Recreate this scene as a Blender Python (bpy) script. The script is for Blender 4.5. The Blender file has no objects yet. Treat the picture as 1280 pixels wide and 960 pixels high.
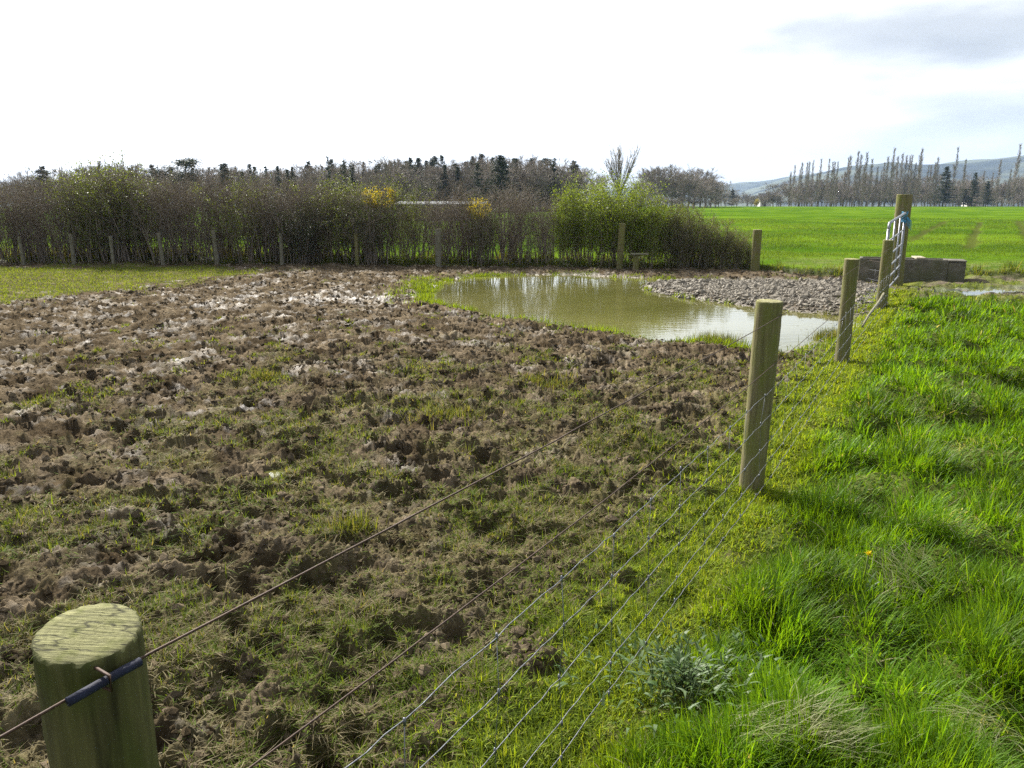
import bpy, math, random
import numpy as np
from mathutils import Vector, Matrix

C = bpy.context.scene.collection
PI = math.pi
R = math.radians

# ------------------------------------------------------------------ camera model
CAM_H = 1.63
PITCH = R(13.02)
FPX = 960.0                      # focal length in pixels of a 1280 wide frame
cp, sp = math.cos(PITCH), math.sin(PITCH)


def ray(px, py):
    u = (px - 640) / FPX
    v = (480 - py) / FPX
    return np.array([u, cp + v * sp, -sp + v * cp])


def at(px, py, z=0.0):
    """world point where the sight line through a photo pixel meets height z"""
    d = ray(px, py)
    t = (z - CAM_H) / d[2]
    return np.array([d[0] * t, d[1] * t, z])


def at_y(px, py, y):
    """world point of a photo pixel at ground distance y"""
    d = ray(px, py)
    t = y / d[1]
    return np.array([d[0] * t, y, CAM_H + d[2] * t])


SUN_AZ, SUN_EL = R(-32), R(37)

# ------------------------------------------------------------------ numpy mesh helpers


def link(o, parent=None):
    C.objects.link(o)
    if parent is not None:
        o.parent = parent
    return o


def tag(o, label=None, cat=None, group=None, kind=None):
    if label: o['label'] = label
    if cat: o['category'] = cat
    if group: o['group'] = group
    if kind: o['kind'] = kind
    return o


def empty(name, loc=(0, 0, 0), rz=0.0):
    o = bpy.data.objects.new(name, None)
    o.location = loc
    o.rotation_euler = (0, 0, rz)
    o.empty_display_size = 0.2
    return link(o)


class MB:
    """collects numpy vertices, quads and tris with a colour per vertex"""
    def __init__(self):
        self.v, self.q, self.t, self.c, self.n = [], [], [], [], 0

    def add(self, V, Q=None, T=None, col=None):
        V = np.asarray(V, np.float32).reshape(-1, 3)
        if Q is not None and len(Q): self.q.append(np.asarray(Q, np.int64) + self.n)
        if T is not None and len(T): self.t.append(np.asarray(T, np.int64) + self.n)
        if col is None:
            col = np.ones((len(V), 3), np.float32)
        col = np.asarray(col, np.float32)
        if col.ndim == 1: col = np.tile(col, (len(V), 1))
        self.c.append(col)
        self.v.append(V)
        self.n += len(V)
        return self

    def build(self, name, mat, parent=None, smooth=True, color=True):
        V = np.concatenate(self.v)
        Q = np.concatenate(self.q) if self.q else np.zeros((0, 4), np.int64)
        T = np.concatenate(self.t) if self.t else np.zeros((0, 3), np.int64)
        col = np.concatenate(self.c) if color else None
        return link(bpy.data.objects.new(name, make_mesh(name, V, Q, T, mat, smooth, col)), parent)


def make_mesh(name, V, Q, T, mat, smooth=True, col=None):
    me = bpy.data.meshes.new(name)
    V = np.ascontiguousarray(V, np.float32)
    me.vertices.add(len(V))
    me.vertices.foreach_set('co', V.ravel())
    nl = len(Q) * 4 + len(T) * 3
    me.loops.add(nl)
    me.loops.foreach_set('vertex_index', np.concatenate([Q.ravel(), T.ravel()]).astype(np.int32))
    npoly = len(Q) + len(T)
    me.polygons.add(npoly)
    starts = np.concatenate([np.arange(len(Q)) * 4, len(Q) * 4 + np.arange(len(T)) * 3]).astype(np.int32)
    me.polygons.foreach_set('loop_start', starts)
    me.update(calc_edges=True)
    me.polygons.foreach_set('use_smooth', np.full(npoly, smooth, bool))
    if col is not None:
        a = me.attributes.new('col', 'FLOAT_COLOR', 'POINT')
        rgba = np.ones((len(V), 4), np.float32)
        rgba[:, :3] = col
        a.data.foreach_set('color', rgba.ravel())
    if mat is not None:
        me.materials.append(mat)
    return me


def norm(a):
    return a / np.maximum(np.linalg.norm(a, axis=-1, keepdims=True), 1e-9)


def tubes(mb, P0, P1, R0, R1, n=4, col=(1, 1, 1)):
    P0 = np.asarray(P0, float).reshape(-1, 3); P1 = np.asarray(P1, float).reshape(-1, 3)
    R0 = np.broadcast_to(np.asarray(R0, float), (len(P0),)); R1 = np.broadcast_to(np.asarray(R1, float), (len(P0),))
    d = norm(P1 - P0)
    ref = np.where(np.abs(d[:, 2:3]) > 0.9, np.array([[1., 0, 0]]), np.array([[0, 0, 1.]]))
    a = norm(np.cross(d, ref)); b = np.cross(d, a)
    ang = np.arange(n) * 2 * PI / n
    ring = a[:, None, :] * np.cos(ang)[None, :, None] + b[:, None, :] * np.sin(ang)[None, :, None]
    V = np.concatenate([P0[:, None, :] + ring * R0[:, None, None], P1[:, None, :] + ring * R1[:, None, None]], 1)
    base = (np.arange(len(P0)) * 2 * n)[:, None]
    i = np.arange(n); j = (i + 1) % n
    Q = np.stack([base + i, base + j, base + n + j, base + n + i], -1).reshape(-1, 4)
    col = np.asarray(col, np.float32)
    if col.ndim == 2: col = np.repeat(col, 2 * n, 0)
    mb.add(V.reshape(-1, 3), Q, None, col)


def polytube(mb, pts, r, n=6, col=(1, 1, 1), cap=True):
    """one continuous tube along a polyline"""
    pts = np.asarray(pts, float); m = len(pts)
    r = np.broadcast_to(np.asarray(r, float), (m,))
    tan = norm(np.gradient(pts, axis=0))
    ref = np.array([0, 0, 1.]) if abs(tan[:, 2]).mean() < 0.8 else np.array([1., 0, 0])
    a = norm(np.cross(tan, ref)); b = np.cross(tan, a)
    ang = np.arange(n) * 2 * PI / n
    V = pts[:, None] + (a[:, None] * np.cos(ang)[None, :, None] + b[:, None] * np.sin(ang)[None, :, None]) * r[:, None, None]
    V = V.reshape(-1, 3)
    i = np.arange(n); j = (i + 1) % n
    k = (np.arange(m - 1) * n)[:, None]
    Q = np.stack([k + i, k + j, k + n + j, k + n + i], -1).reshape(-1, 4)
    T = None
    if cap:
        V = np.concatenate([V, pts[:1], pts[-1:]])
        T = np.concatenate([np.stack([j, i, np.full(n, m * n)], -1),
                            np.stack([(m - 1) * n + i, (m - 1) * n + j, np.full(n, m * n + 1)], -1)])
    mb.add(V, Q, T, col)


def box(mb, c, s, rz=0.0, bev=0.0, col=(1, 1, 1)):
    """box centred at c with full sizes s and small chamfered vertical + horizontal edges"""
    hx, hy, hz = s[0] / 2, s[1] / 2, s[2] / 2
    b = min(bev, hx * .45, hy * .45, hz * .45)
    def loop(ix, iy, z):
        return [(-ix, -iy + b, z), (-ix + b, -iy, z), (ix - b, -iy, z), (ix, -iy + b, z),
                (ix, iy - b, z), (ix - b, iy, z), (-ix + b, iy, z), (-ix, iy - b, z)]
    L = [loop(hx - b, hy - b, -hz), loop(hx, hy, -hz + b), loop(hx, hy, hz - b), loop(hx - b, hy - b, hz)]
    V = np.array([p for l in L for p in l] + [(0, 0, -hz), (0, 0, hz)], float)
    Q, T = [], []
    for k in range(3):
        for i in range(8):
            j = (i + 1) % 8
            Q.append((k * 8 + i, k * 8 + j, k * 8 + 8 + j, k * 8 + 8 + i))
    for i in range(8):
        j = (i + 1) % 8
        T.append((j, i, 32)); T.append((24 + i, 24 + j, 33))
    ca, sa = math.cos(rz), math.sin(rz)
    V = np.stack([V[:, 0] * ca - V[:, 1] * sa, V[:, 0] * sa + V[:, 1] * ca, V[:, 2]], -1) + np.asarray(c, float)
    mb.add(V, Q, T, col)


def cards(mb, P, size, asp, rng, col, up=0.0, dirs=None):
    """leaf-sized rhombic faces with random orientation"""
    n = len(P)
    a = norm(rng.normal(size=(n, 3))) if dirs is None else norm(dirs + rng.normal(size=(n, 3)) * .45)
    if up: a = norm(a + np.array([0, 0, up]))
    b = norm(np.cross(a, rng.normal(size=(n, 3))))
    size = np.broadcast_to(np.asarray(size, float), (n,))[:, None]
    fold = norm(np.cross(a, b)) * size * .15
    V = np.stack([P, P + a * size * .5 + b * size * asp * .5 + fold, P + a * size, P + a * size * .5 - b * size * asp * .5 + fold], 1)
    base = (np.arange(n) * 4)[:, None]
    mb.add(V.reshape(-1, 3), base + np.arange(4)[None], None, np.repeat(np.asarray(col, np.float32).reshape(-1, 3) * np.ones((n, 1)), 4, 0))


def blades(mb, P, az, L, lean, curl, W, col, segs=3):
    """curved tapering grass blades"""
    n = len(P)
    t = np.linspace(0, 1, segs + 1)
    th = lean[:, None] + curl[:, None] * (t[:-1] + .5 / segs)[None]
    th = np.minimum(th, 2.4)
    st = (L / segs)[:, None]
    h = np.cumsum(np.concatenate([np.zeros((n, 1)), np.sin(th) * st], 1), 1)
    z = np.cumsum(np.concatenate([np.zeros((n, 1)), np.cos(th) * st], 1), 1)
    ca, sa = np.cos(az)[:, None], np.sin(az)[:, None]
    ctr = np.stack([P[:, 0:1] + h * ca, P[:, 1:2] + h * sa, P[:, 2:3] + z], -1)
    wd = np.stack([-np.sin(az), np.cos(az), np.zeros(n)], -1)
    wt = (1 - t[:-1] ** 1.6)[None, :, None] * (W / 2)[:, None, None]
    Lf = ctr[:, :-1] - wd[:, None] * wt
    Rt = ctr[:, :-1] + wd[:, None] * wt
    m = segs * 2 + 1
    V = np.empty((n, m, 3))
    V[:, 0:segs * 2:2] = Lf; V[:, 1:segs * 2:2] = Rt; V[:, -1] = ctr[:, -1]
    base = (np.arange(n) * m)[:, None]
    Q = [base + np.array([2 * k, 2 * k + 1, 2 * k + 3, 2 * k + 2])[None] for k in range(segs - 1)]
    T = base + np.array([2 * segs - 2, 2 * segs - 1, 2 * segs])[None]
    mb.add(V.reshape(-1, 3), np.concatenate(Q) if Q else None, T, np.repeat(col.astype(np.float32), m, 0))


# ------------------------------------------------------------------ noise


class Noise:
    """tileable spectral noise, sampled bilinearly at world positions"""
    def __init__(self, seed, size, n, wl_lo, wl_hi, beta=1.0):
        rng = np.random.default_rng(seed)
        f = np.fft.fftfreq(n, size / n)
        fx, fy = np.meshgrid(f, f)
        fr = np.hypot(fx, fy); fr[0, 0] = 1
        amp = fr ** (-1 - beta / 2.0) * (fr > 1 / wl_hi) * (fr < 1 / wl_lo)
        g = np.fft.ifft2(np.fft.fft2(rng.normal(size=(n, n))) * amp).real
        self.g = (g / g.std()).astype(np.float32); self.n = n; self.s = size

    def __call__(self, x, y):
        return bil(self.g, np.asarray(x) / self.s * self.n, np.asarray(y) / self.s * self.n, True)


def bil(g, u, v, wrap=False):
    ny, nx = g.shape
    u0 = np.floor(u).astype(np.int64); v0 = np.floor(v).astype(np.int64)
    fu = (u - u0).astype(np.float32); fv = (v - v0).astype(np.float32)
    if wrap:
        a, b, c, d = u0 % nx, (u0 + 1) % nx, v0 % ny, (v0 + 1) % ny
    else:
        a, b, c, d = np.clip(u0, 0, nx - 1), np.clip(u0 + 1, 0, nx - 1), np.clip(v0, 0, ny - 1), np.clip(v0 + 1, 0, ny - 1)
    return (g[c, a] * (1 - fu) + g[c, b] * fu) * (1 - fv) + (g[d, a] * (1 - fu) + g[d, b] * fu) * fv


def sstep(a, b, x):
    t = np.clip((x - a) / (b - a), 0, 1)
    return t * t * (3 - 2 * t)


def sdf_poly(P, x, y):
    """signed distance, negative inside"""
    d = np.full(x.shape, 1e9); s = np.zeros(x.shape, bool)
    n = len(P)
    for i in range(n):
        a, b = P[i], P[(i + 1) % n]
        e = b - a
        t = np.clip(((x - a[0]) * e[0] + (y - a[1]) * e[1]) / (e @ e), 0, 1)
        d = np.minimum(d, np.hypot(x - a[0] - e[0] * t, y - a[1] - e[1] * t))
        c = ((a[1] > y) != (b[1] > y))
        if abs(e[1]) > 1e-12:
            s ^= c & (x < e[0] * (y - a[1]) / e[1] + a[0])
    return np.where(s, -d, d)


# ------------------------------------------------------------------ materials


def new_mat(name):
    m = bpy.data.materials.new(name)
    m.use_nodes = True
    nt = m.node_tree
    nt.nodes.clear()
    out = nt.nodes.new('ShaderNodeOutputMaterial')
    return m, nt, out


def N(nt, typ, **kw):
    n = nt.nodes.new(typ)
    for k, v in kw.items():
        if k.startswith('_'):
            n.inputs[k[1:].replace('_', ' ')].default_value = v
        else:
            setattr(n, k, v)
    return n


def leaf_mat(name, trans=.45, rough=.45, spec=.3, tint=(1.25, 1.15, .5), scale=1.0, attr=True, col=(.1, .1, .1)):
    m, nt, out = new_mat(name)
    a = N(nt, 'ShaderNodeAttribute', attribute_name='col')
    b = N(nt, 'ShaderNodeBsdfPrincipled')
    b.inputs['Roughness'].default_value = rough
    b.inputs['Specular IOR Level'].default_value = spec
    nt.links.new(a.outputs['Color'], b.inputs['Base Color'])
    tm = N(nt, 'ShaderNodeMix', data_type='RGBA', blend_type='MULTIPLY')
    tm.inputs[0].default_value = 1
    tm.inputs[7].default_value = (*tint, 1)
    nt.links.new(a.outputs['Color'], tm.inputs[6])
    t = N(nt, 'ShaderNodeBsdfTranslucent')
    nt.links.new(tm.outputs[2], t.inputs['Color'])
    mx = N(nt, 'ShaderNodeMixShader')
    mx.inputs[0].default_value = trans
    nt.links.new(b.outputs[0], mx.inputs[1]); nt.links.new(t.outputs[0], mx.inputs[2])
    nt.links.new(mx.outputs[0], out.inputs[0])
    return m


def noise_mat(name, c0, c1, scale=(8, 8, 8), rough=(.7, .9), bump=.3, detail=6, spec=.3, metal=0.0, c2=None, s2=1.5, lo=.35, hi=.65, bdist=.01):
    m, nt, out = new_mat(name)
    tc = N(nt, 'ShaderNodeTexCoord')
    mp = N(nt, 'ShaderNodeMapping'); mp.inputs['Scale'].default_value = scale
    nt.links.new(tc.outputs['Object'], mp.inputs[0])
    no = N(nt, 'ShaderNodeTexNoise'); no.inputs['Scale'].default_value = 1; no.inputs['Detail'].default_value = detail; no.inputs['Roughness'].default_value = .65
    nt.links.new(mp.outputs[0], no.inputs['Vector'])
    cr = N(nt, 'ShaderNodeValToRGB')
    cr.color_ramp.elements[0].position = lo; cr.color_ramp.elements[0].color = (*c0, 1)
    cr.color_ramp.elements[1].position = hi; cr.color_ramp.elements[1].color = (*c1, 1)
    nt.links.new(no.outputs[0], cr.inputs[0])
    b = N(nt, 'ShaderNodeBsdfPrincipled')
    b.inputs['Metallic'].default_value = metal
    b.inputs['Specular IOR Level'].default_value = spec
    colout = cr.outputs[0]
    if c2 is not None:
        n2 = N(nt, 'ShaderNodeTexNoise'); n2.inputs['Scale'].default_value = s2; n2.inputs['Detail'].default_value = 5
        nt.links.new(tc.outputs['Object'], n2.inputs['Vector'])
        r2 = N(nt, 'ShaderNodeMapRange'); r2.inputs[1].default_value = .45; r2.inputs[2].default_value = .65
        nt.links.new(n2.outputs[0], r2.inputs[0])
        mx = N(nt, 'ShaderNodeMix', data_type='RGBA'); mx.inputs[7].default_value = (*c2, 1)
        nt.links.new(r2.outputs[0], mx.inputs[0]); nt.links.new(colout, mx.inputs[6])
        colout = mx.outputs[2]
    nt.links.new(colout, b.inputs['Base Color'])
    rr = N(nt, 'ShaderNodeMapRange'); rr.inputs[3].default_value = rough[0]; rr.inputs[4].default_value = rough[1]
    nt.links.new(no.outputs[0], rr.inputs[0]); nt.links.new(rr.outputs[0], b.inputs['Roughness'])
    if bump:
        bp = N(nt, 'ShaderNodeBump'); bp.inputs['Strength'].default_value = bump; bp.inputs['Distance'].default_value = bdist
        nt.links.new(no.outputs[0], bp.inputs['Height']); nt.links.new(bp.outputs[0], b.inputs['Normal'])
    nt.links.new(b.outputs[0], out.inputs[0])
    return m


def ground_mat(name):
    """earth: 'col' = base colour per vertex, 'wet' = wetness; fine grain and bump from noise in world space"""
    m, nt, out = new_mat(name)
    a = N(nt, 'ShaderNodeAttribute', attribute_name='col')
    w = N(nt, 'ShaderNodeAttribute', attribute_name='wet')
    g = N(nt, 'ShaderNodeNewGeometry')
    n1 = N(nt, 'ShaderNodeTexNoise'); n1.inputs['Scale'].default_value = 30; n1.inputs['Detail'].default_value = 8; n1.inputs['Roughness'].default_value = .7
    n2 = N(nt, 'ShaderNodeTexNoise'); n2.inputs['Scale'].default_value = 5; n2.inputs['Detail'].default_value = 5
    nt.links.new(g.outputs['Position'], n1.inputs['Vector']); nt.links.new(g.outputs['Position'], n2.inputs['Vector'])
    r1 = N(nt, 'ShaderNodeMapRange'); r1.inputs[1].default_value = .3; r1.inputs[2].default_value = .7; r1.inputs[3].default_value = .5; r1.inputs[4].default_value = 1.5
    nt.links.new(n1.outputs[0], r1.inputs[0])
    r2 = N(nt, 'ShaderNodeMapRange'); r2.inputs[1].default_value = .3; r2.inputs[2].default_value = .7; r2.inputs[3].default_value = .75; r2.inputs[4].default_value = 1.25
    nt.links.new(n2.outputs[0], r2.inputs[0])
    mu = N(nt, 'ShaderNodeMath', operation='MULTIPLY')
    nt.links.new(r1.outputs[0], mu.inputs[0]); nt.links.new(r2.outputs[0], mu.inputs[1])
    vm = N(nt, 'ShaderNodeVectorMath', operation='SCALE')
    nt.links.new(a.outputs['Color'], vm.inputs[0]); nt.links.new(mu.outputs[0], vm.inputs['Scale'])
    b = N(nt, 'ShaderNodeBsdfPrincipled')
    nt.links.new(vm.outputs[0], b.inputs['Base Color'])
    rr = N(nt, 'ShaderNodeMapRange'); rr.inputs[3].default_value = .92; rr.inputs[4].default_value = .38
    nt.links.new(w.outputs['Fac'], rr.inputs[0])
    ra = N(nt, 'ShaderNodeMath', operation='MULTIPLY_ADD'); ra.inputs[1].default_value = .25
    sb = N(nt, 'ShaderNodeMath', operation='SUBTRACT'); sb.inputs[1].default_value = .5
    nt.links.new(n2.outputs[0], sb.inputs[0]); nt.links.new(sb.outputs[0], ra.inputs[0]); nt.links.new(rr.outputs[0], ra.inputs[2])
    nt.links.new(ra.outputs[0], b.inputs['Roughness'])
    sl_ = N(nt, 'ShaderNodeMapRange'); sl_.inputs[1].default_value = .15; sl_.inputs[2].default_value = .8; sl_.inputs[3].default_value = .0; sl_.inputs[4].default_value = .45
    nt.links.new(w.outputs['Fac'], sl_.inputs[0]); nt.links.new(sl_.outputs[0], b.inputs['Specular IOR Level'])
    bp = N(nt, 'ShaderNodeBump'); bp.inputs['Strength'].default_value = .9; bp.inputs['Distance'].default_value = .03
    nt.links.new(n1.outputs[0], bp.inputs['Height']); nt.links.new(bp.outputs[0], b.inputs['Normal'])
    nt.links.new(b.outputs[0], out.inputs[0])
    return m


def post_mat(name, side0, side1, moss, top, seed=0.0, mossamt=.5):
    """weathered round timber: long grain streaks, algae patches, paler end grain on top"""
    m, nt, out = new_mat(name)
    tc = N(nt, 'ShaderNodeTexCoord')
    ad = N(nt, 'ShaderNodeVectorMath', operation='ADD'); ad.inputs[1].default_value = (seed, seed * .7, seed * .3)
    nt.links.new(tc.outputs['Object'], ad.inputs[0])
    mp = N(nt, 'ShaderNodeMapping'); mp.inputs['Scale'].default_value = (60, 60, 3.5)
    nt.links.new(ad.outputs[0], mp.inputs[0])
    g = N(nt, 'ShaderNodeTexNoise'); g.inputs['Scale'].default_value = 1; g.inputs['Detail'].default_value = 6; g.inputs['Roughness'].default_value = .6
    nt.links.new(mp.outputs[0], g.inputs['Vector'])
    cr = N(nt, 'ShaderNodeValToRGB')
    cr.color_ramp.elements[0].position = .3; cr.color_ramp.elements[0].color = (*side0, 1)
    cr.color_ramp.elements[1].position = .7; cr.color_ramp.elements[1].color = (*side1, 1)
    nt.links.new(g.outputs[0], cr.inputs[0])
    n2 = N(nt, 'ShaderNodeTexNoise'); n2.inputs['Scale'].default_value = 9; n2.inputs['Detail'].default_value = 6; n2.inputs['Roughness'].default_value = .6
    mp2 = N(nt, 'ShaderNodeMapping'); mp2.inputs['Scale'].default_value = (1, 1, .35)
    nt.links.new(ad.outputs[0], mp2.inputs[0]); nt.links.new(mp2.outputs[0], n2.inputs['Vector'])
    r2 = N(nt, 'ShaderNodeMapRange'); r2.inputs[1].default_value = .62 - mossamt * .35; r2.inputs[2].default_value = .82 - mossamt * .3
    nt.links.new(n2.outputs[0], r2.inputs[0])
    mx = N(nt, 'ShaderNodeMix', data_type='RGBA'); mx.inputs[7].default_value = (*moss, 1)
    nt.links.new(r2.outputs[0], mx.inputs[0]); nt.links.new(cr.outputs[0], mx.inputs[6])
    # end grain
    geo = N(nt, 'ShaderNodeNewGeometry')
    sx = N(nt, 'ShaderNodeSeparateXYZ'); nt.links.new(geo.outputs['True Normal'], sx.inputs[0])
    rt = N(nt, 'ShaderNodeMapRange'); rt.inputs[1].default_value = .6; rt.inputs[2].default_value = .8
    nt.links.new(sx.outputs[2], rt.inputs[0])
    mp3 = N(nt, 'ShaderNodeMapping'); mp3.inputs['Scale'].default_value = (16, 230, 16); mp3.inputs['Rotation'].default_value = (0, 0, -.75)
    nt.links.new(ad.outputs[0], mp3.inputs[0])
    n3 = N(nt, 'ShaderNodeTexNoise'); n3.inputs['Scale'].default_value = 1; n3.inputs['Detail'].default_value = 5; n3.inputs['Roughness'].default_value = .65
    nt.links.new(mp3.outputs[0], n3.inputs['Vector'])
    ct = N(nt, 'ShaderNodeValToRGB')
    ct.color_ramp.elements[0].position = .3; ct.color_ramp.elements[0].color = (top[0] * .5, top[1] * .5, top[2] * .5, 1)
    ct.color_ramp.elements[1].position = .62; ct.color_ramp.elements[1].color = (*top, 1)
    nt.links.new(n3.outputs[0], ct.inputs[0])
    n4 = N(nt, 'ShaderNodeTexNoise'); n4.inputs['Scale'].default_value = 38; n4.inputs['Detail'].default_value = 4
    nt.links.new(ad.outputs[0], n4.inputs['Vector'])
    r4 = N(nt, 'ShaderNodeMapRange'); r4.inputs[1].default_value = .5; r4.inputs[2].default_value = .72; r4.inputs[4].default_value = .8
    nt.links.new(n4.outputs[0], r4.inputs[0])
    m4 = N(nt, 'ShaderNodeMix', data_type='RGBA'); m4.inputs[7].default_value = (moss[0] * 1.5, moss[1] * 1.35, moss[2], 1)
    nt.links.new(r4.outputs[0], m4.inputs[0]); nt.links.new(ct.outputs[0], m4.inputs[6])
    mpc = N(nt, 'ShaderNodeMapping'); mpc.inputs['Scale'].default_value = (9, 34, 9); mpc.inputs['Rotation'].default_value = (0, 0, -.6)
    nt.links.new(ad.outputs[0], mpc.inputs[0])
    nc = N(nt, 'ShaderNodeTexNoise'); nc.inputs['Scale'].default_value = 1; nc.inputs['Detail'].default_value = 3
    nt.links.new(mpc.outputs[0], nc.inputs['Vector'])
    dc = N(nt, 'ShaderNodeMath', operation='SUBTRACT'); dc.inputs[1].default_value = .5; nt.links.new(nc.outputs[0], dc.inputs[0])
    ac = N(nt, 'ShaderNodeMath', operation='ABSOLUTE'); nt.links.new(dc.outputs[0], ac.inputs[0])
    rc = N(nt, 'ShaderNodeMapRange'); rc.inputs[1].default_value = .004; rc.inputs[2].default_value = .022; rc.inputs[3].default_value = .28; rc.inputs[4].default_value = 1
    nt.links.new(ac.outputs[0], rc.inputs[0])
    wv = N(nt, 'ShaderNodeTexWave', wave_type='RINGS', rings_direction='Z'); wv.inputs['Scale'].default_value = 32; wv.inputs['Distortion'].default_value = 3; wv.inputs['Detail Scale'].default_value = 2.5
    nt.links.new(tc.outputs['Object'], wv.inputs['Vector'])
    rw = N(nt, 'ShaderNodeMapRange'); rw.inputs[3].default_value = .9; rw.inputs[4].default_value = 1.06; nt.links.new(wv.outputs['Fac'], rw.inputs[0])
    mw = N(nt, 'ShaderNodeMath', operation='MULTIPLY'); nt.links.new(rc.outputs[0], mw.inputs[0]); nt.links.new(rw.outputs[0], mw.inputs[1])
    vs = N(nt, 'ShaderNodeVectorMath', operation='SCALE'); nt.links.new(m4.outputs[2], vs.inputs[0]); nt.links.new(mw.outputs[0], vs.inputs['Scale'])
    mt = N(nt, 'ShaderNodeMix', data_type='RGBA')
    nt.links.new(rt.outputs[0], mt.inputs[0]); nt.links.new(mx.outputs[2], mt.inputs[6]); nt.links.new(vs.outputs[0], mt.inputs[7])
    b = N(nt, 'ShaderNodeBsdfPrincipled'); b.inputs['Roughness'].default_value = .85; b.inputs['Specular IOR Level'].default_value = .2
    nt.links.new(mt.outputs[2], b.inputs['Base Color'])
    hm = N(nt, 'ShaderNodeMix', data_type='FLOAT')
    nt.links.new(rt.outputs[0], hm.inputs[0]); nt.links.new(g.outputs[0], hm.inputs[2]); nt.links.new(n3.outputs[0], hm.inputs[3])
    bp = N(nt, 'ShaderNodeBump'); bp.inputs['Strength'].default_value = .7; bp.inputs['Distance'].default_value = .006
    nt.links.new(hm.outputs[0], bp.inputs['Height']); nt.links.new(bp.outputs[0], b.inputs['Normal'])
    nt.links.new(b.outputs[0], out.inputs[0])
    return m


M = {}
M['ground'] = ground_mat('earth')
M['grass'] = leaf_mat('grass_blades', .55, .5, .16, (1.35, 1.2, .4))
M['sward'] = leaf_mat('trodden_blades', .45, .75, .1, (1.35, 1.2, .4))
M['crop'] = leaf_mat('young_cereal', .5, .6, .1, (1.25, 1.05, .6))
M['leaf'] = leaf_mat('leaf', .45, .5, .3)
M['needle'] = leaf_mat('needles', .15, .6, .2, (1, 1, .7))
M['flower'] = leaf_mat('petals', .35, .6, .2, (1, .95, .6))
M['bark'] = noise_mat('bark', (.05, .042, .034), (.13, .115, .095), (14, 14, 4), (.8, .95), .5)
M['twig'] = noise_mat('twig_bark', (.12, .098, .075), (.27, .225, .175), (20, 20, 8), (.75, .95), .0)
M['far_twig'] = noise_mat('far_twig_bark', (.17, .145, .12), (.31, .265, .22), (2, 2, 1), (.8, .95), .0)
M['pale_bark'] = noise_mat('pale_bark', (.12, .105, .08), (.22, .2, .16), (14, 14, 3), (.8, .95), .3)
M['post'] = post_mat('post_timber', (.075, .064, .03), (.23, .2, .1), (.13, .14, .03), (.36, .34, .17), 3.1, .6)
M['mossy_post'] = post_mat('mossy_post_timber', (.028, .027, .01), (.11, .104, .038), (.055, .07, .011), (.23, .225, .1), 0.0, .45)
M['grey_post'] = post_mat('grey_post_timber', (.09, .085, .06), (.24, .22, .16), (.09, .1, .035), (.32, .3, .2), 7.7, .3)
M['rust_wire'] = noise_mat('rusty_wire', (.035, .018, .011), (.085, .05, .032), (90, 90, 90), (.55, .8), .2, metal=.3, spec=.4)
M['wire'] = noise_mat('galvanised_wire', (.1, .104, .115), (.22, .23, .25), (70, 70, 70), (.35, .55), .1, metal=.75)
M['galv'] = noise_mat('galvanised_tube', (.2, .21, .23), (.36, .37, .4), (25, 25, 25), (.38, .55), .1, metal=.55)
M['concrete'] = noise_mat('trough_concrete', (.075, .068, .055), (.17, .155, .125), (6, 6, 9), (.85, .97), .35, c2=(.09, .09, .05), s2=2.6)
M['hose'] = noise_mat('blue_hose', (.006, .008, .022), (.016, .02, .045), (60, 60, 60), (.6, .85), .35)
M['twine'] = noise_mat('blue_twine', (.03, .16, .3), (.08, .32, .5), (90, 90, 90), (.6, .8), .2)
M['stone'] = noise_mat('shingle_stone', (.075, .063, .045), (.25, .22, .17), (7, 7, 7), (.6, .9), .25, spec=.35)
M['tin'] = noise_mat('pale_tin_roof', (.2, .21, .22), (.3, .31, .32), (3, 20, 3), (.85, .95), .1, spec=.1)
M['boards'] = noise_mat('shed_boards', (.06, .05, .04), (.14, .12, .1), (2, 2, 12), (.8, .95), .2)
M['render'] = noise_mat('pale_render', (.6, .58, .54), (.75, .73, .69), (2, 2, 2), (.8, .95), .1)
M['slate'] = noise_mat('slate_roof', (.07, .07, .08), (.13, .13, .14), (4, 4, 4), (.6, .8), .1)
M['straw'] = noise_mat('pale_timber', (.24, .2, .13), (.45, .4, .3), (50, 50, 6), (.8, .95), .3)
M['hill'] = None


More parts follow.
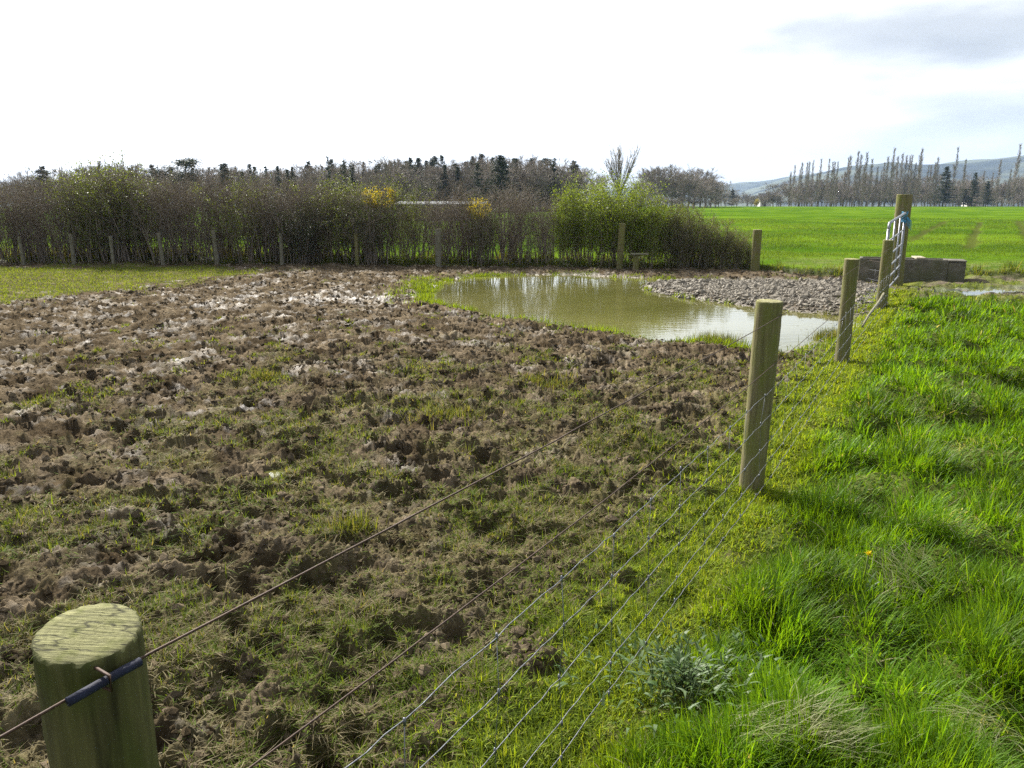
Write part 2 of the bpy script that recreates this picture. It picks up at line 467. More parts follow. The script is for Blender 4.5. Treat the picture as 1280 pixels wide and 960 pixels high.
def water_mat():
    m, nt, out = new_mat('muddy_water')
    g = N(nt, 'ShaderNodeNewGeometry')
    n0 = N(nt, 'ShaderNodeTexNoise'); n0.inputs['Scale'].default_value = .5; n0.inputs['Detail'].default_value = 3
    nt.links.new(g.outputs['Position'], n0.inputs['Vector'])
    cr = N(nt, 'ShaderNodeValToRGB')
    cr.color_ramp.elements[0].position = .35; cr.color_ramp.elements[0].color = (.1, .1, .026, 1)
    cr.color_ramp.elements[1].position = .65; cr.color_ramp.elements[1].color = (.145, .14, .045, 1)
    nt.links.new(n0.outputs[0], cr.inputs[0])
    b = N(nt, 'ShaderNodeBsdfPrincipled')
    nt.links.new(cr.outputs[0], b.inputs['Base Color'])
    b.inputs['Roughness'].default_value = .03; b.inputs['IOR'].default_value = 1.5
    b.inputs['Specular IOR Level'].default_value = .5
    mp = N(nt, 'ShaderNodeMapping'); mp.inputs['Scale'].default_value = (3.0, 7.0, 1); mp.inputs['Rotation'].default_value = (0, 0, .3)
    nt.links.new(g.outputs['Position'], mp.inputs[0])
    n1 = N(nt, 'ShaderNodeTexNoise'); n1.inputs['Scale'].default_value = 1; n1.inputs['Detail'].default_value = 3
    nt.links.new(mp.outputs[0], n1.inputs['Vector'])
    bp = N(nt, 'ShaderNodeBump'); bp.inputs['Strength'].default_value = .12; bp.inputs['Distance'].default_value = .015
    nt.links.new(n1.outputs[0], bp.inputs['Height']); nt.links.new(bp.outputs[0], b.inputs['Normal'])
    nt.links.new(b.outputs[0], out.inputs[0])
    return m


M['water'] = water_mat()

# ------------------------------------------------------------------ ground plan (world metres)


def poly_px(pts, z=0.0):
    return np.array([at(px, py, z)[:2] for px, py in pts])


FX0, FK = -1.06, .575                      # fence line x = FX0 + FK*y
fdir = np.array([FK, 1.0]) / math.hypot(FK, 1)
fnor = np.array([1.0, -FK]) / math.hypot(FK, 1)     # towards the camera side (right)


def fence_side(x, y):
    """signed distance from the fence line, positive on the camera's side"""
    return (x - FX0) * fnor[0] + y * fnor[1]


POND = poly_px([(533, 371), (538, 358), (552, 350), (590, 344), (650, 341.5), (720, 341.5), (790, 345), (850, 347), (930, 346.5), (990, 348),
                (985, 350), (900, 350.5), (840, 352), (806, 356), (812, 361), (850, 368), (900, 375), (950, 381), (1000, 387), (1050, 391), (1082, 396),
                (1060, 412), (1030, 425), (1000, 433), (970, 437), (935, 431), (905, 425), (880, 423), (850, 422), (800, 415), (740, 407), (690, 400),
                (640, 392), (590, 384), (550, 377)])
BAR = poly_px([(806, 357), (845, 352), (900, 351), (985, 350.5), (1040, 350), (1075, 352), (1100, 360), (1092, 380), (1070, 391), (1040, 389), (985, 384), (930, 378), (870, 370), (830, 363)])
GREEN = poly_px([(-700, 331), (290, 333), (330, 340), (250, 349), (150, 360), (60, 372), (-10, 381), (-300, 392), (-900, 400)])
PUDDLE = poly_px([(1160, 366), (1200, 362), (1300, 360), (1420, 362), (1400, 367), (1290, 369), (1200, 370)])
TRACK_NEAR = 13.0


def field_y(x):
    return np.interp(x, [-60, -15.5, 6.2, 7.4, 12, 16, 40], [28, 23.9, 21.3, 19.0, 18.0, 17.4, 15.5])


WATER_Z = -.045

# coarse signed distance rasters
GX0, GX1, GY0, GY1, GS = -24., 16., -2., 27., .08
gx = np.arange(GX0, GX1, GS); gy = np.arange(GY0, GY1, GS)
GXX, GYY = np.meshgrid(gx, gy)
SD = {k: sdf_poly(p, GXX, GYY).astype(np.float32) for k, p in dict(pond=POND, bar=BAR, green=GREEN, puddle=PUDDLE).items()}


def sd(k, x, y):
    return bil(SD[k], (x - GX0) / GS, (y - GY0) / GS)


n_big = Noise(1, 40, 512, 2.5, 14, 1)
n_mid = Noise(2, 16, 1024, .35, 1.6, .6)
n_clod = Noise(3, 8, 1024, .07, .5, .6)
n_clod2 = Noise(9, 8.7, 1024, .06, .3, .4)
n_fine = Noise(4, 4, 1024, .018, .09, .6)
n_patch = Noise(5, 12, 1024, .25, 2.2, .8)
n_patch2 = Noise(6, 9, 1024, .12, .8, .5)
n_tuft = Noise(7, 10, 1024, .3, 1.1, .5)
n_edge = Noise(8, 10, 512, .2, 1.5, .6)


def green_amount(x, y):
    """how grassed the trodden field is, 0 bare mud .. 1 sward"""
    dist = np.hypot(x, y)
    g = np.interp(dist, [0, 2, 4, 6, 7.5, 9.5, 12, 30], [.5, .5, .47, .38, .2, -.1, -.38, -.45])
    g = g - .18 * sstep(0, 3.2, -x - .25 * y) * sstep(2.2, 4.5, dist)        # left side is barer
    fs = fence_side(x, y)
    g = g + .5 * sstep(-1.1, -.15, fs) + .1 * sstep(-2.4, -.5, fs)
    g = g + .22 * n_patch(x, y) + .15 * n_patch2(x, y)
    sg = sd('green', x, y) + .5 * n_edge(x * .5, y * .5)
    g = np.maximum(g, .95 * sstep(.5, -.4, sg))
    p = sd('pond', x, y)
    rim = np.exp(-((p - .18) / .2) ** 2) * sstep(-.1, .8, n_patch(x * .8 + 3, y * .8) + .25 - .6 * sstep(4.2, 5.5, x))
    g = np.maximum(g, .9 * rim)
    g = g * sstep(.0, .25, sd('bar', x, y) + .05)
    return np.clip(g, 0, 1)


# hoof-trodden relief on a fine raster
HX0, HX1, HY0, HY1, HS = -19., 10., -1.5, 24., .0165
hx = np.arange(HX0, HX1, HS); hy = np.arange(HY0, HY1, HS)
HXX, HYY = np.meshgrid(hx.astype(np.float32), hy.astype(np.float32))
rng = np.random.default_rng(11)
relief = (.02 * n_mid(HXX, HYY)).astype(np.float32)
rid = np.tanh(1.2 * n_clod(HXX, HYY)) + .5 * np.tanh(1.5 * n_clod2(HXX, HYY))
relief += (.0125 * rid).astype(np.float32)
relief = np.where(relief > 0, relief * (.42 + .3 * sstep(5, 9, HYY)), relief).astype(np.float32)
relief += (.008 * n_clod2(HXX, HYY)).astype(np.float32)
del rid
nh = 15500
hxp = rng.uniform(HX0 + .3, HX1 - .3, nh); hyp = rng.uniform(HY0 + .3, HY1 - .3, nh)
keep = fence_side(hxp, hyp) < -.15
clump = n_patch(hxp + 7, hyp + 2)
keep &= rng.random(nh) < np.clip(.62 + .35 * clump, .1, 1)
for x, y in zip(hxp[keep], hyp[keep]):
    r = rng.uniform(.045, .085); a = rng.uniform(0, PI); el = rng.uniform(1.0, 1.5)
    dep = rng.uniform(.03, .095) * (1.0 if math.hypot(x, y) < 9 else .75)
    k = int(r * 2.4 / HS)
    i = int((x - HX0) / HS); j = int((y - HY0) / HS)
    sl = (slice(max(j - k, 0), j + k), slice(max(i - k, 0), i + k))
    dx = HXX[sl] - x; dy = HYY[sl] - y
    u = (dx * math.cos(a) + dy * math.sin(a)) / el; v = (-dx * math.sin(a) + dy * math.cos(a)) * (1 + .15 * el)
    ang = np.arctan2(v, u)
    q = np.hypot(u, v) / r * (1 + .16 * np.sin(ang * 2 + a * 5) + .1 * np.sin(ang * 5 + a * 9))
    h = relief[sl]
    m = sstep(1.12, .72, q)
    c = float(h.mean())
    rim = .24 * dep * np.exp(-((q - 1.3) / .24) ** 2) * (1 + .7 * np.sin(ang + a * 3))
    relief[sl] = h * (1 - m) + (c - dep + h * .15 + .008 * np.cos(u / r * 3)) * m + rim


def ground_z(x, y, full=True):
    x = np.asarray(x, float); y = np.asarray(y, float)
    fs = fence_side(x, y)
    pond = sd('pond', x, y)
    bar = sd('bar', x, y)
    fy = y - field_y(x)
    inr = (x > HX0 + .5) & (x < HX1 - .5) & (y > HY0 + .5) & (y < HY1 - .5)
    h = .02 * n_big(x, y)
    mud = sstep(.25, -.35, fs) * sstep(.6, -.3, fy)
    amp = mud * np.where(pond < .4, .45 + .55 * sstep(-.1, .5, pond), 1)
    amp = amp * (1 - .75 * sstep(.3, -.4, sd('green', x, y)))
    amp = amp * (1 - .82 * sstep(.25, -.1, bar))
    rel = bil(relief, (x - HX0) / HS, (y - HY0) / HS)
    rel = np.where(inr, rel, .03 * n_mid(x, y) + .015 * n_clod(x, y))
    if full:
        rel = rel + .007 * n_fine(x, y)
    ver = sstep(-.2, .6, fs) * sstep(.6, -.3, fy)
    h = h + rel * amp + ver * (.028 * n_mid(x, y) + .012 * n_clod(x, y) + .03)
    # little bank of grass under the last fence post
    h = h + .16 * np.exp(-(((x - 6.25) / .8) ** 2 + ((y - 11.7) / 1.3) ** 2))
    # gravel bar stands just proud of the water
    h = h + .045 * sstep(.2, -.35, bar)
    # pond basin and the puddle on the track
    h = h - (.06 * sstep(.35, 0, pond) + .28 * sstep(.05, -.9, pond)) * (1 - sstep(.15, -.1, bar))
    h = h - .05 * sstep(.2, -.3, sd('puddle', x, y))
    # bank and the gently rising crop field
    h = h + .13 * sstep(-.35, .35, fy) + .0061 * np.clip(fy, 0, 240) + .006 * sstep(0, 1, fy) * n_mid(x * .7, y * .7)
    return h


# ------------------------------------------------------------------ ground sheet
def lum_mix(a, b, t):
    t = np.asarray(t)[..., None]
    return np.asarray(a) * (1 - t) + np.asarray(b) * t


rows = [0.0, .25]
while rows[-1] < 4200:
    r = rows[-1]
    if r < 26:
        dr = max(.0075, min(r * r / 900., .0062 * r)) if r > .9 else .05
    else:
        dr = r * .035
    rows.append(r + dr)
rows = np.array(rows)
fine = np.linspace(R(90 + 58), R(90 - 58), 1650)
coarse = np.linspace(R(90 - 58), R(90 - 58) - R(244), 74)[1:-1]
angs = np.concatenate([fine, coarse])
na, nr = len(angs), len(rows)
RR, AA = np.meshgrid(rows, angs, indexing='ij')
X = (RR * np.cos(AA)).ravel(); Y = (RR * np.sin(AA)).ravel()
Z = np.empty(len(X))
for s in range(0, len(X), 400000):
    Z[s:s + 400000] = ground_z(X[s:s + 400000], Y[s:s + 400000])

fsv = fence_side(X, Y); fyv = Y - field_y(X)
ga = green_amount(X, Y); pondv = sd('pond', X, Y); barv = sd('bar', X, Y)
rng = np.random.default_rng(5)
mudc = lum_mix((.062, .046, .028), (.165, .13, .086), np.clip(.5 + .25 * n_patch2(X + 3, Y) + .2 * n_mid(X, Y + 5), 0, 1))
mudc = lum_mix(mudc, (.085, .084, .032), np.clip(ga * .7, 0, .6))
straw = np.clip(n_patch(X + 5, Y + 9) * .4, 0, .5) * ga
mudc = lum_mix(mudc, (.21, .185, .085), straw)
col = mudc.copy()
wet = np.clip(.08 + .13 * n_patch(X + 1, Y + 4) + .14 * n_clod(X, Y), 0, 1) * (1 - .6 * ga)
# churned slurry beside the pond shines
pal = np.exp(-(((X + 2.9) / 2.6) ** 2 + ((Y - 14.2) / 1.1) ** 2))
wet = np.clip(wet + .6 * pal * np.clip(.4 + .5 * n_patch2(X, Y), 0, 1), 0, 1)
wet = np.maximum(wet, sstep(.3, 0, pondv) * .9)
col = lum_mix(col, (.12, .09, .045), sstep(.1, -.1, pondv))
col = lum_mix(col, (.13, .108, .078), sstep(.1, -.12, barv) * .8)
# verge earth under the grass
verge = sstep(-.05, .3, fsv)
col = lum_mix(col, lum_mix((.045, .06, .014), (.1, .12, .03), np.clip(.5 + .3 * n_mid(X, Y), 0, 1)), verge * sstep(.4, 0, fyv))
strip = np.exp(-((fsv + .08) / .24) ** 2)
col = lum_mix(col, (.17, .2, .025), np.clip(strip * (.7 + .3 * n_patch2(X, Y)), 0, 1) * .75)
# track beyond the verge
trk = (fsv > 0.3) * sstep(TRACK_NEAR - .5, TRACK_NEAR + 1.0, Y + .25 * n_edge(X, Y)) * sstep(.2, -.2, fyv)
col = lum_mix(col, lum_mix((.15, .125, .09), (.11, .13, .035), np.clip(.55 + .5 * n_patch(X, Y), 0, 1)), trk)
wet = np.where(fsv > .3, np.maximum(.15, sstep(.15, -.1, sd('puddle', X, Y)) * .95), wet)
# crop
crop = sstep(0, .5, fyv)
col = lum_mix(col, (.045, .055, .018), sstep(-.75, -.25, fyv + .15 * n_edge(X, Y)) * (fsv < 6) * .9)
cn = np.clip(.45 + .3 * n_big(X * .35, Y * .8) + .25 * n_mid(X * .12, Y * .3), 0, 1)
cc = lum_mix((.055, .115, .008), (.11, .185, .012), cn)
headland = sstep(5.5, 2.0, fyv) * sstep(6.5, 8.5, X)
cc = lum_mix(cc, (.15, .165, .06), headland * np.clip(.55 + .35 * n_patch(X, Y), 0, 1))


def tram_d(x, y):
    """distance to the nearest wheel track pressed through the crop"""
    d = np.full(x.shape, 9e9)
    for (ax, ay), (bx, by) in TRAMS:
        e = np.array([bx - ax, by - ay]); t = np.clip(((x - ax) * e[0] + (y - ay) * e[1]) / (e @ e), 0, 1)
        d = np.minimum(d, np.hypot(x - ax - e[0] * t, y - ay - e[1] * t))
    return d


def at_field(px, py):
    d = ray(px, py)
    t = np.linspace(10, 300, 6000)
    zz = CAM_H + d[2] * t - (.13 + .0061 * np.clip(d[1] * t - 18, 0, 240))
    k = np.argmax(zz < 0)
    return (d[0] * t[k], d[1] * t[k])


TRAMS = [(at_field(1136, 301), at_field(1183, 276)), (at_field(1210, 312), at_field(1226, 277)), (at_field(1290, 300), at_field(1272, 276)), (at_field(1300, 296), at_field(1281, 276))]
td = tram_d(X, Y)
tw = .24 + .07 * n_edge(X, Y)
cc = lum_mix(cc, (.065, .065, .022), sstep(tw * 1.8, tw * .4, td) * .75)
Z -= .05 * sstep(tw * 1.6, tw * .6, td) * crop
# far country beyond the crop
far = sstep(235, 300, fyv)
cc = lum_mix(cc, (.06, .075, .03), far)
col = lum_mix(col, cc, crop)
wet = np.where(crop > .5, .1, wet)

cx = X.reshape(nr, na); cy = Y.reshape(nr, na)
jn = (np.arange(na) + 1) % na
xm = (cx[:-1] + cx[1:] + cx[:-1][:, jn] + cx[1:][:, jn]) / 4
ym = (cy[:-1] + cy[1:] + cy[:-1][:, jn] + cy[1:][:, jn]) / 4
fm = ym - field_y(xm); sm = fence_side(xm, ym)
zone = np.where(fm > 0, np.where(fm > 270, 4, 3), np.where(sm < .1, 0, np.where(ym < TRACK_NEAR + .4, 1, 2)))
idx = np.arange(nr * na).reshape(nr, na)
quads = np.stack([idx[:-1], idx[1:], idx[1:][:, jn], idx[:-1][:, jn]], -1)
VV = np.stack([X, Y, Z], -1)
for k, nm in enumerate(['muddy_ground', 'grass_verge_ground', 'track_ground', 'crop_field_ground', 'far_ground']):
    q = quads[zone == k]
    u, inv = np.unique(q, return_inverse=True)
    me = make_mesh(nm, VV[u], inv.reshape(-1, 4)[:, ::-1], np.zeros((0, 3), np.int64), M['ground'], True, col[u])
    a = me.attributes.new('wet', 'FLOAT', 'POINT'); a.data.foreach_set('value', wet[u].astype(np.float32))
    tag(link(bpy.data.objects.new(nm, me)), kind='structure')
del RR, AA, X, Y, Z, VV, quads, zone, idx, xm, ym, fm, sm, col, mudc, cc, ga, pondv, barv, wet

# ------------------------------------------------------------------ water


def water_sheet(name, P, z, grow=.35, s=.12):
    c = P.mean(0)
    x0, y0 = P.min(0) - .6; x1, y1 = P.max(0) + .6
    xs = np.arange(x0, x1, s); ys = np.arange(y0, y1, s)
    xx, yy = np.meshgrid(xs, ys)
    d = sdf_poly(P, xx, yy)
    ins = d < grow
    ok = ins[:-1, :-1] & ins[1:, :-1] & ins[:-1, 1:] & ins[1:, 1:]
    id_ = np.arange(xx.size).reshape(xx.shape)
    q = np.stack([id_[:-1, :-1], id_[:-1, 1:], id_[1:, 1:], id_[1:, :-1]], -1)[ok]
    u, inv = np.unique(q, return_inverse=True)
    V = np.stack([xx.ravel()[u], yy.ravel()[u], np.full(len(u), z)], -1)
    return tag(link(bpy.data.objects.new(name, make_mesh(name, V, inv.reshape(-1, 4), np.zeros((0, 3), np.int64), M['water']))), kind='structure')


water_sheet('pond_water', POND, WATER_Z)
pc = PUDDLE.mean(0)
water_sheet('puddle_water', PUDDLE, float(ground_z(PUDDLE[:, 0], PUDDLE[:, 1], False).mean()) - .035, .1)
P_SMALL = poly_px([(318, 581), (332, 574), (360, 572), (378, 579), (372, 588), (340, 590), (322, 588)], -.02)
psx, psy = np.meshgrid(np.linspace(P_SMALL[:, 0].min(), P_SMALL[:, 0].max(), 30), np.linspace(P_SMALL[:, 1].min(), P_SMALL[:, 1].max(), 20))
water_sheet('puddle_water', P_SMALL, float(np.quantile(ground_z(psx, psy), .42)), .04, .025)

# ------------------------------------------------------------------ grass
rng = np.random.default_rng(21)


def scatter(n, x0, x1, y0, y1, dens):
    x = rng.uniform(x0, x1, n); y = rng.uniform(y0, y1, n)
    k = rng.random(n) < dens(x, y)
    return x[k], y[k]


def polar_scatter(n, r0, r1, a0, a1, dens, pw=1.6):
    """more points near the viewpoint, as the density in view falls off"""
    t = rng.random(n)
    r = (r0 ** (2 - pw) + t * (r1 ** (2 - pw) - r0 ** (2 - pw))) ** (1 / (2 - pw)) if pw != 2 else r0 * (r1 / r0) ** t
    a = rng.uniform(R(90 - a1), R(90 - a0), n)
    x = r * np.cos(a); y = r * np.sin(a)
    k = rng.random(n) < dens(x, y)
    return x[k], y[k]


GREENS = np.array([(.075, .165, .006), (.11, .22, .008), (.155, .25, .012), (.05, .12, .01)])
STRAW = np.array([(.36, .32, .17), (.28, .24, .12), (.42, .4, .26)])


def pick(pal, n):
    w = rng.random((n, len(pal))) ** 3
    w /= w.sum(1, keepdims=True)
    return w @ pal


# verge: long tussocky grass right of the fence
mb = MB()
THISTLE_C = at(850, 845, .05)[:2]


def verge_density(x, y):
    fs = fence_side(x, y)
    d = sstep(-.06, .16, fs) * (.3 + .7 * sstep(-1.0, .7, n_tuft(x, y)))
    d = d * sstep(TRACK_NEAR + .6, TRACK_NEAR - .9, y + .4 * n_edge(x, y))
    d = d * (1 - .4 * np.exp(-(np.hypot(x - THISTLE_C[0], y - THISTLE_C[1]) / .2) ** 2))
    return d


x, y = polar_scatter(460000, .55, 16, -8, 62, verge_density, 1.75)
n = len(x)
z = ground_z(x, y, False)
r = np.hypot(x, y)
fs = fence_side(x, y)
tuft = n_tuft(x, y)
tall = sstep(.02, .5, fs) * (.55 + .45 * sstep(-.6, 1.3, tuft))
L = (.035 + .125 * tall) * rng.uniform(.5, 1.3, n)
# tufts lean outwards from their middles and with the general lie
e = .04
gxx = (n_tuft(x + e, y) - n_tuft(x - e, y)); gyy = (n_tuft(x, y + e) - n_tuft(x, y - e))
az = np.arctan2(-gyy + .05 * rng.normal(size=n), -gxx + .05 * rng.normal(size=n)) + rng.normal(size=n) * 1.15
lean = np.abs(rng.normal(.22, .25, n)) + .3 * sstep(.6, -.6, tuft)
curl = np.abs(rng.normal(.7, .55, n))
W = rng.uniform(.0034, .0076, n) * np.clip(r / 3.4, 1, 4)
colr = pick(GREENS, n)
colr = colr * np.clip(1.08 + .2 * n_patch(x, y) + .2 * rng.normal(size=n), .45, 1.8)[:, None]
lime = np.exp(-((fs - .05) / .18) ** 2)
colr = lum_mix(colr, (.23, .3, .02), lime * .7)
dry = rng.random(n) < (.03 + .1 * sstep(.7, 1.6, n_patch(x + 4, y + 3)))
colr[dry] = pick(STRAW, dry.sum())
lean[dry] += .5
blades(mb, np.stack([x, y, z - .006], -1), az, L, lean, curl, W, colr, 4)
mb_verge = mb; mb = MB()
# short bright mossy strip under the wires
n = 150000
y = .3 * (15 / .3) ** rng.random(n) ** .85
off = rng.normal(-.08, .19, n)
x = FX0 + FK * y + off / fnor[0]
kk = rng.random(n) < np.clip(.8 + .3 * n_patch2(x, y), .2, 1)
x, y = x[kk], y[kk]
n = len(x); z = ground_z(x, y, False); r = np.hypot(x, y)
colr = lum_mix(pick(np.array([(.22, .3, .02), (.3, .36, .04), (.16, .25, .015)]), n), pick(STRAW, n), rng.random(n) * .5 * (rng.random(n) < .22))
blades(mb, np.stack([x, y, z - .004], -1), rng.uniform(0, 2 * PI, n), rng.uniform(.02, .06, n) * (1 + .3 * rng.normal(size=n)).clip(.5, 2), np.abs(rng.normal(.6, .4, n)), np.abs(rng.normal(.7, .5, n)), rng.uniform(.003, .006, n) * np.clip(r / 2.6, 1, 4), colr, 2)
mb_strip = mb; mb = mb_verge
# matted pale dead grass lying in sweeps
mats = [(at(1010, 915, .05), .12, 230), (at(1130, 715, .08), .14, 170), (at(930, 920, .05), .08, 160), (at(1210, 560, .1), .2, 150), (at(1180, 660, .1), .18, 150), (at(1240, 900, .1), .1, 120)]
for c, rad, k in mats:
    px_ = c[0] + rng.normal(size=k) * rad * .5; py_ = c[1] + rng.normal(size=k) * rad * .5
    az = rng.uniform(0, 6.28) + rng.normal(size=k) * .6
    blades(mb, np.stack([px_, py_, ground_z(px_, py_, False) + .03 + rng.random(k) * .05], -1), az, rng.uniform(.08, .2, k), rng.uniform(.6, 1.2, k), rng.uniform(.4, 1.2, k), rng.uniform(.002, .0045, k), pick(np.array([(.42, .42, .27), (.3, .31, .15), (.2, .26, .06)]), k), 4)
tag(mb.build('verge_grass', M['grass']), 'long lush bright green grass on the verge right of the fence', 'grass', kind='stuff')

# thin trodden grass over the mud
mb = mb_strip


def mud_density(x, y):
    fs = fence_side(x, y)
    g = green_amount(x, y)
    return np.where(fs < .05, g ** 1.3, 0) * sstep(.06, .2, sd('pond', x, y)) * (y < field_y(x) - .2)


x, y = polar_scatter(560000, .8, 11.5, -52, 40, lambda x, y: mud_density(x, y) * (sd('green', x, y) > .3), 1.75)
n = len(x); z = ground_z(x, y, False); r = np.hypot(x, y)
g = green_amount(x, y)
dry = rng.random(n) < np.clip(.58 + .22 * n_patch(x + 5, y + 9) + .15 * n_patch2(x, y), .08, .7) * sstep(-.1, -.7, fence_side(x, y))
colr = pick(np.array([(.11, .17, .015), (.085, .13, .02), (.15, .21, .02), (.065, .1, .015)]), n)
colr[dry] = pick(np.array([(.24, .205, .11), (.17, .14, .07), (.33, .29, .18), (.11, .09, .045)]), dry.sum())
up = rng.random(n) < .35 * g
lean = np.where(up & ~dry, np.abs(rng.normal(.6, .3, n)), rng.normal(1.3, .25, n))
L = np.where(dry, rng.uniform(.02, .075, n), rng.uniform(.02, .06, n)) * (.7 + .5 * g)
tuftm = sstep(.9, 1.7, n_patch2(x + 2, y + 2))
L = L * (1 + .8 * tuftm)
blades(mb, np.stack([x, y, z - .004 + rng.random(n) * .01], -1), rng.uniform(0, 2 * PI, n), L, lean, rng.normal(.35, .45, n), rng.uniform(.0022, .0048, n) * np.clip(r / 3, 1, 4), colr, 3)
nt_ = 2100
tx, ty = polar_scatter(nt_ * 4, 1.3, 12, -50, 40, lambda x, y: (fence_side(x, y) < -.3) * (sd('pond', x, y) > .25) * (sd('bar', x, y) > .1) * sstep(-.3, 1.0, n_patch(x, y) + .3 * n_patch2(x, y)) * np.interp(np.hypot(x, y), [1, 5, 8, 10, 12], [.8, .9, .7, .35, .15]), 1.35)
for q_ in range(len(tx)):
    k = int(rng.integers(16, 46)); rad = rng.uniform(.02, .06)
    px_ = tx[q_] + rng.normal(size=k) * rad; py_ = ty[q_] + rng.normal(size=k) * rad
    dd_ = math.hypot(tx[q_], ty[q_])
    az_ = np.arctan2(py_ - ty[q_], px_ - tx[q_]) + rng.normal(size=k) * .8
    blades(mb, np.stack([px_, py_, ground_z(px_, py_, False) - .004], -1), az_, rng.uniform(.02, .06, k) * rng.uniform(.7, 1.3), np.abs(rng.normal(.5, .3, k)), np.abs(rng.normal(.6, .4, k)), rng.uniform(.0025, .0045, k) * np.clip(dd_ / 2.8, 1, 4), pick(np.array([(.12, .175, .025), (.155, .2, .04), (.09, .13, .02), (.22, .21, .09)]), k) * rng.uniform(.65, 1.1), 3)
# tufts by the water's edge, left green patch and under the hedge
x, y = scatter(520000, -23, 9.5, 8.5, 23.5, lambda x, y: np.where(np.hypot(x, y) > 10.5, mud_density(x, y), mud_density(x, y) * (sd('pond', x, y) < .8)) * .5)
n = len(x); z = ground_z(x, y, False)
nearp = sd('pond', x, y) < .6
colr = pick(np.array([(.14, .2, .02), (.18, .25, .03), (.11, .16, .02), (.2, .22, .06)]), n)
colr[nearp] *= np.array([.95, 1.1, .6])
blades(mb, np.stack([x, y, z - .005], -1), rng.uniform(0, 2 * PI, n), rng.uniform(.03, .08, n) * np.where(nearp, 1.3, 1), np.abs(rng.normal(.5, .35, n)), np.abs(rng.normal(.6, .4, n)), rng.uniform(.01, .02, n), colr, 2)
xx_ = rng.uniform(POND[:, 0].min() - 1, POND[:, 0].max() + 1, 260000); yy_ = rng.uniform(POND[:, 1].min() - 1, POND[:, 1].max() + .6, 260000)
pp_ = sd('pond', xx_, yy_)
lft = sstep(-1.0, -2.2, xx_)
wid_ = .12 + .3 * lft
kk = (pp_ > -.12 - .1 * lft) & (sd('bar', xx_, yy_) > .1) & (rng.random(len(xx_)) < np.exp(-((pp_ - .06) / wid_) ** 2) * np.clip(.25 + .75 * lft + .9 * n_patch(xx_ * .9 + 3, yy_ * .9), 0, 1) * sstep(5.0, 4.0, xx_ - .0 * yy_))
xx_, yy_ = xx_[kk], yy_[kk]; k = len(xx_)
blades(mb, np.stack([xx_, yy_, np.maximum(ground_z(xx_, yy_, False), WATER_Z) - .01], -1), rng.uniform(0, 6.28, k), rng.uniform(.05, .14, k), np.abs(rng.normal(.35, .25, k)), np.abs(rng.normal(.5, .4, k)), rng.uniform(.009, .016, k), pick(np.array([(.16, .25, .015), (.21, .3, .02), (.12, .19, .015), (.2, .23, .05)]), k), 3)
xx_ = rng.uniform(POND[:, 0].min(), POND[:, 0].max(), 9000); yy_ = rng.uniform(POND[:, 1].min(), POND[:, 1].max(), 9000)
pp_ = sd('pond', xx_, yy_)
kk = (pp_ < -.03) & (rng.random(9000) < .55 * np.exp(pp_ / .22) + .004)
xx_, yy_ = xx_[kk], yy_[kk]; k = len(xx_)
blades(mb, np.stack([xx_, yy_, np.full(k, WATER_Z + .003)], -1), rng.uniform(0, 6.28, k), rng.uniform(.03, .12, k), np.full(k, 1.56), np.zeros(k), rng.uniform(.006, .014, k), pick(np.array([(.2, .18, .1), (.12, .14, .04), (.08, .07, .04)]), k), 2)
# dark rushy clumps on the near bank
for (px, py, rad, k, hh) in [(900, 421, .3, 900, .2), (1035, 420, .22, 500, .16), (335, 470, .15, 200, .12), (440, 655, .1, 200, .12), (560, 520, .3, 400, .1), (690, 480, .3, 400, .1), (1060, 380, .15, 150, .1), (1038, 392, .3, 260, .09)]:
    c = at(px, py)
    px_ = c[0] + rng.normal(size=k) * rad * .5; py_ = c[1] + rng.normal(size=k) * rad * .5
    blades(mb, np.stack([px_, py_, ground_z(px_, py_, False)], -1), rng.uniform(0, 6.28, k), rng.uniform(.5, 1.2, k) * hh, np.abs(rng.normal(.35, .25, k)), np.abs(rng.normal(.6, .4, k)), rng.uniform(.005, .01, k), pick(np.array([(.08, .11, .02), (.12, .15, .03), (.2, .18, .08)]), k), 3)
tag(mb.build('trodden_grass', M['sward']), 'thin trampled green and straw grass over the churned mud', 'grass', kind='stuff')

# grass on the track, the bank and along the hedge foot
mb = MB()
x, y = scatter(120000, 5, 22, 12, 19.5, lambda x, y: (fence_side(x, y) > .15) * (y < field_y(x)) * (sd('puddle', x, y) > .05) * sstep(18.6, 13.2, y) * np.clip(.5 + .5 * n_patch(x, y), 0, 1))
n = len(x)
blades(mb, np.stack([x, y, ground_z(x, y, False)], -1), rng.uniform(0, 6.28, n), rng.uniform(.02, .06, n), np.abs(rng.normal(.5, .3, n)), np.abs(rng.normal(.5, .4, n)), rng.uniform(.008, .016, n), pick(np.array([(.13, .19, .02), (.17, .21, .04), (.1, .15, .015)]), n), 2)
x, y = scatter(420000, -24, 26, 14, 25, lambda x, y: np.exp(-((y - field_y(x) - .05) / np.where(x > 6.6, .3, .45)) ** 2) * np.clip(.55 + .45 * n_patch(x, y), .05, 1))
n = len(x)
blades(mb, np.stack([x, y, ground_z(x, y, False) - .01], -1), rng.uniform(0, 6.28, n), rng.uniform(.08, .3, n) * np.clip(.8 + .4 * n_tuft(x, y), .3, 1.5), np.abs(rng.normal(.35, .25, n)), np.abs(rng.normal(.6, .4, n)), rng.uniform(.012, .02, n), pick(np.array([(.08, .13, .015), (.12, .17, .02), (.06, .09, .015), (.2, .19, .07)]), n), 3)
x, y = scatter(160000, -24, 6.6, 19, 26, lambda x, y: np.exp(-((y - field_y(x) - .55) / .4) ** 2) * np.clip(.5 + .5 * n_patch(x, y), .1, 1) * (.45 + .55 * (x < -5)))
n = len(x)
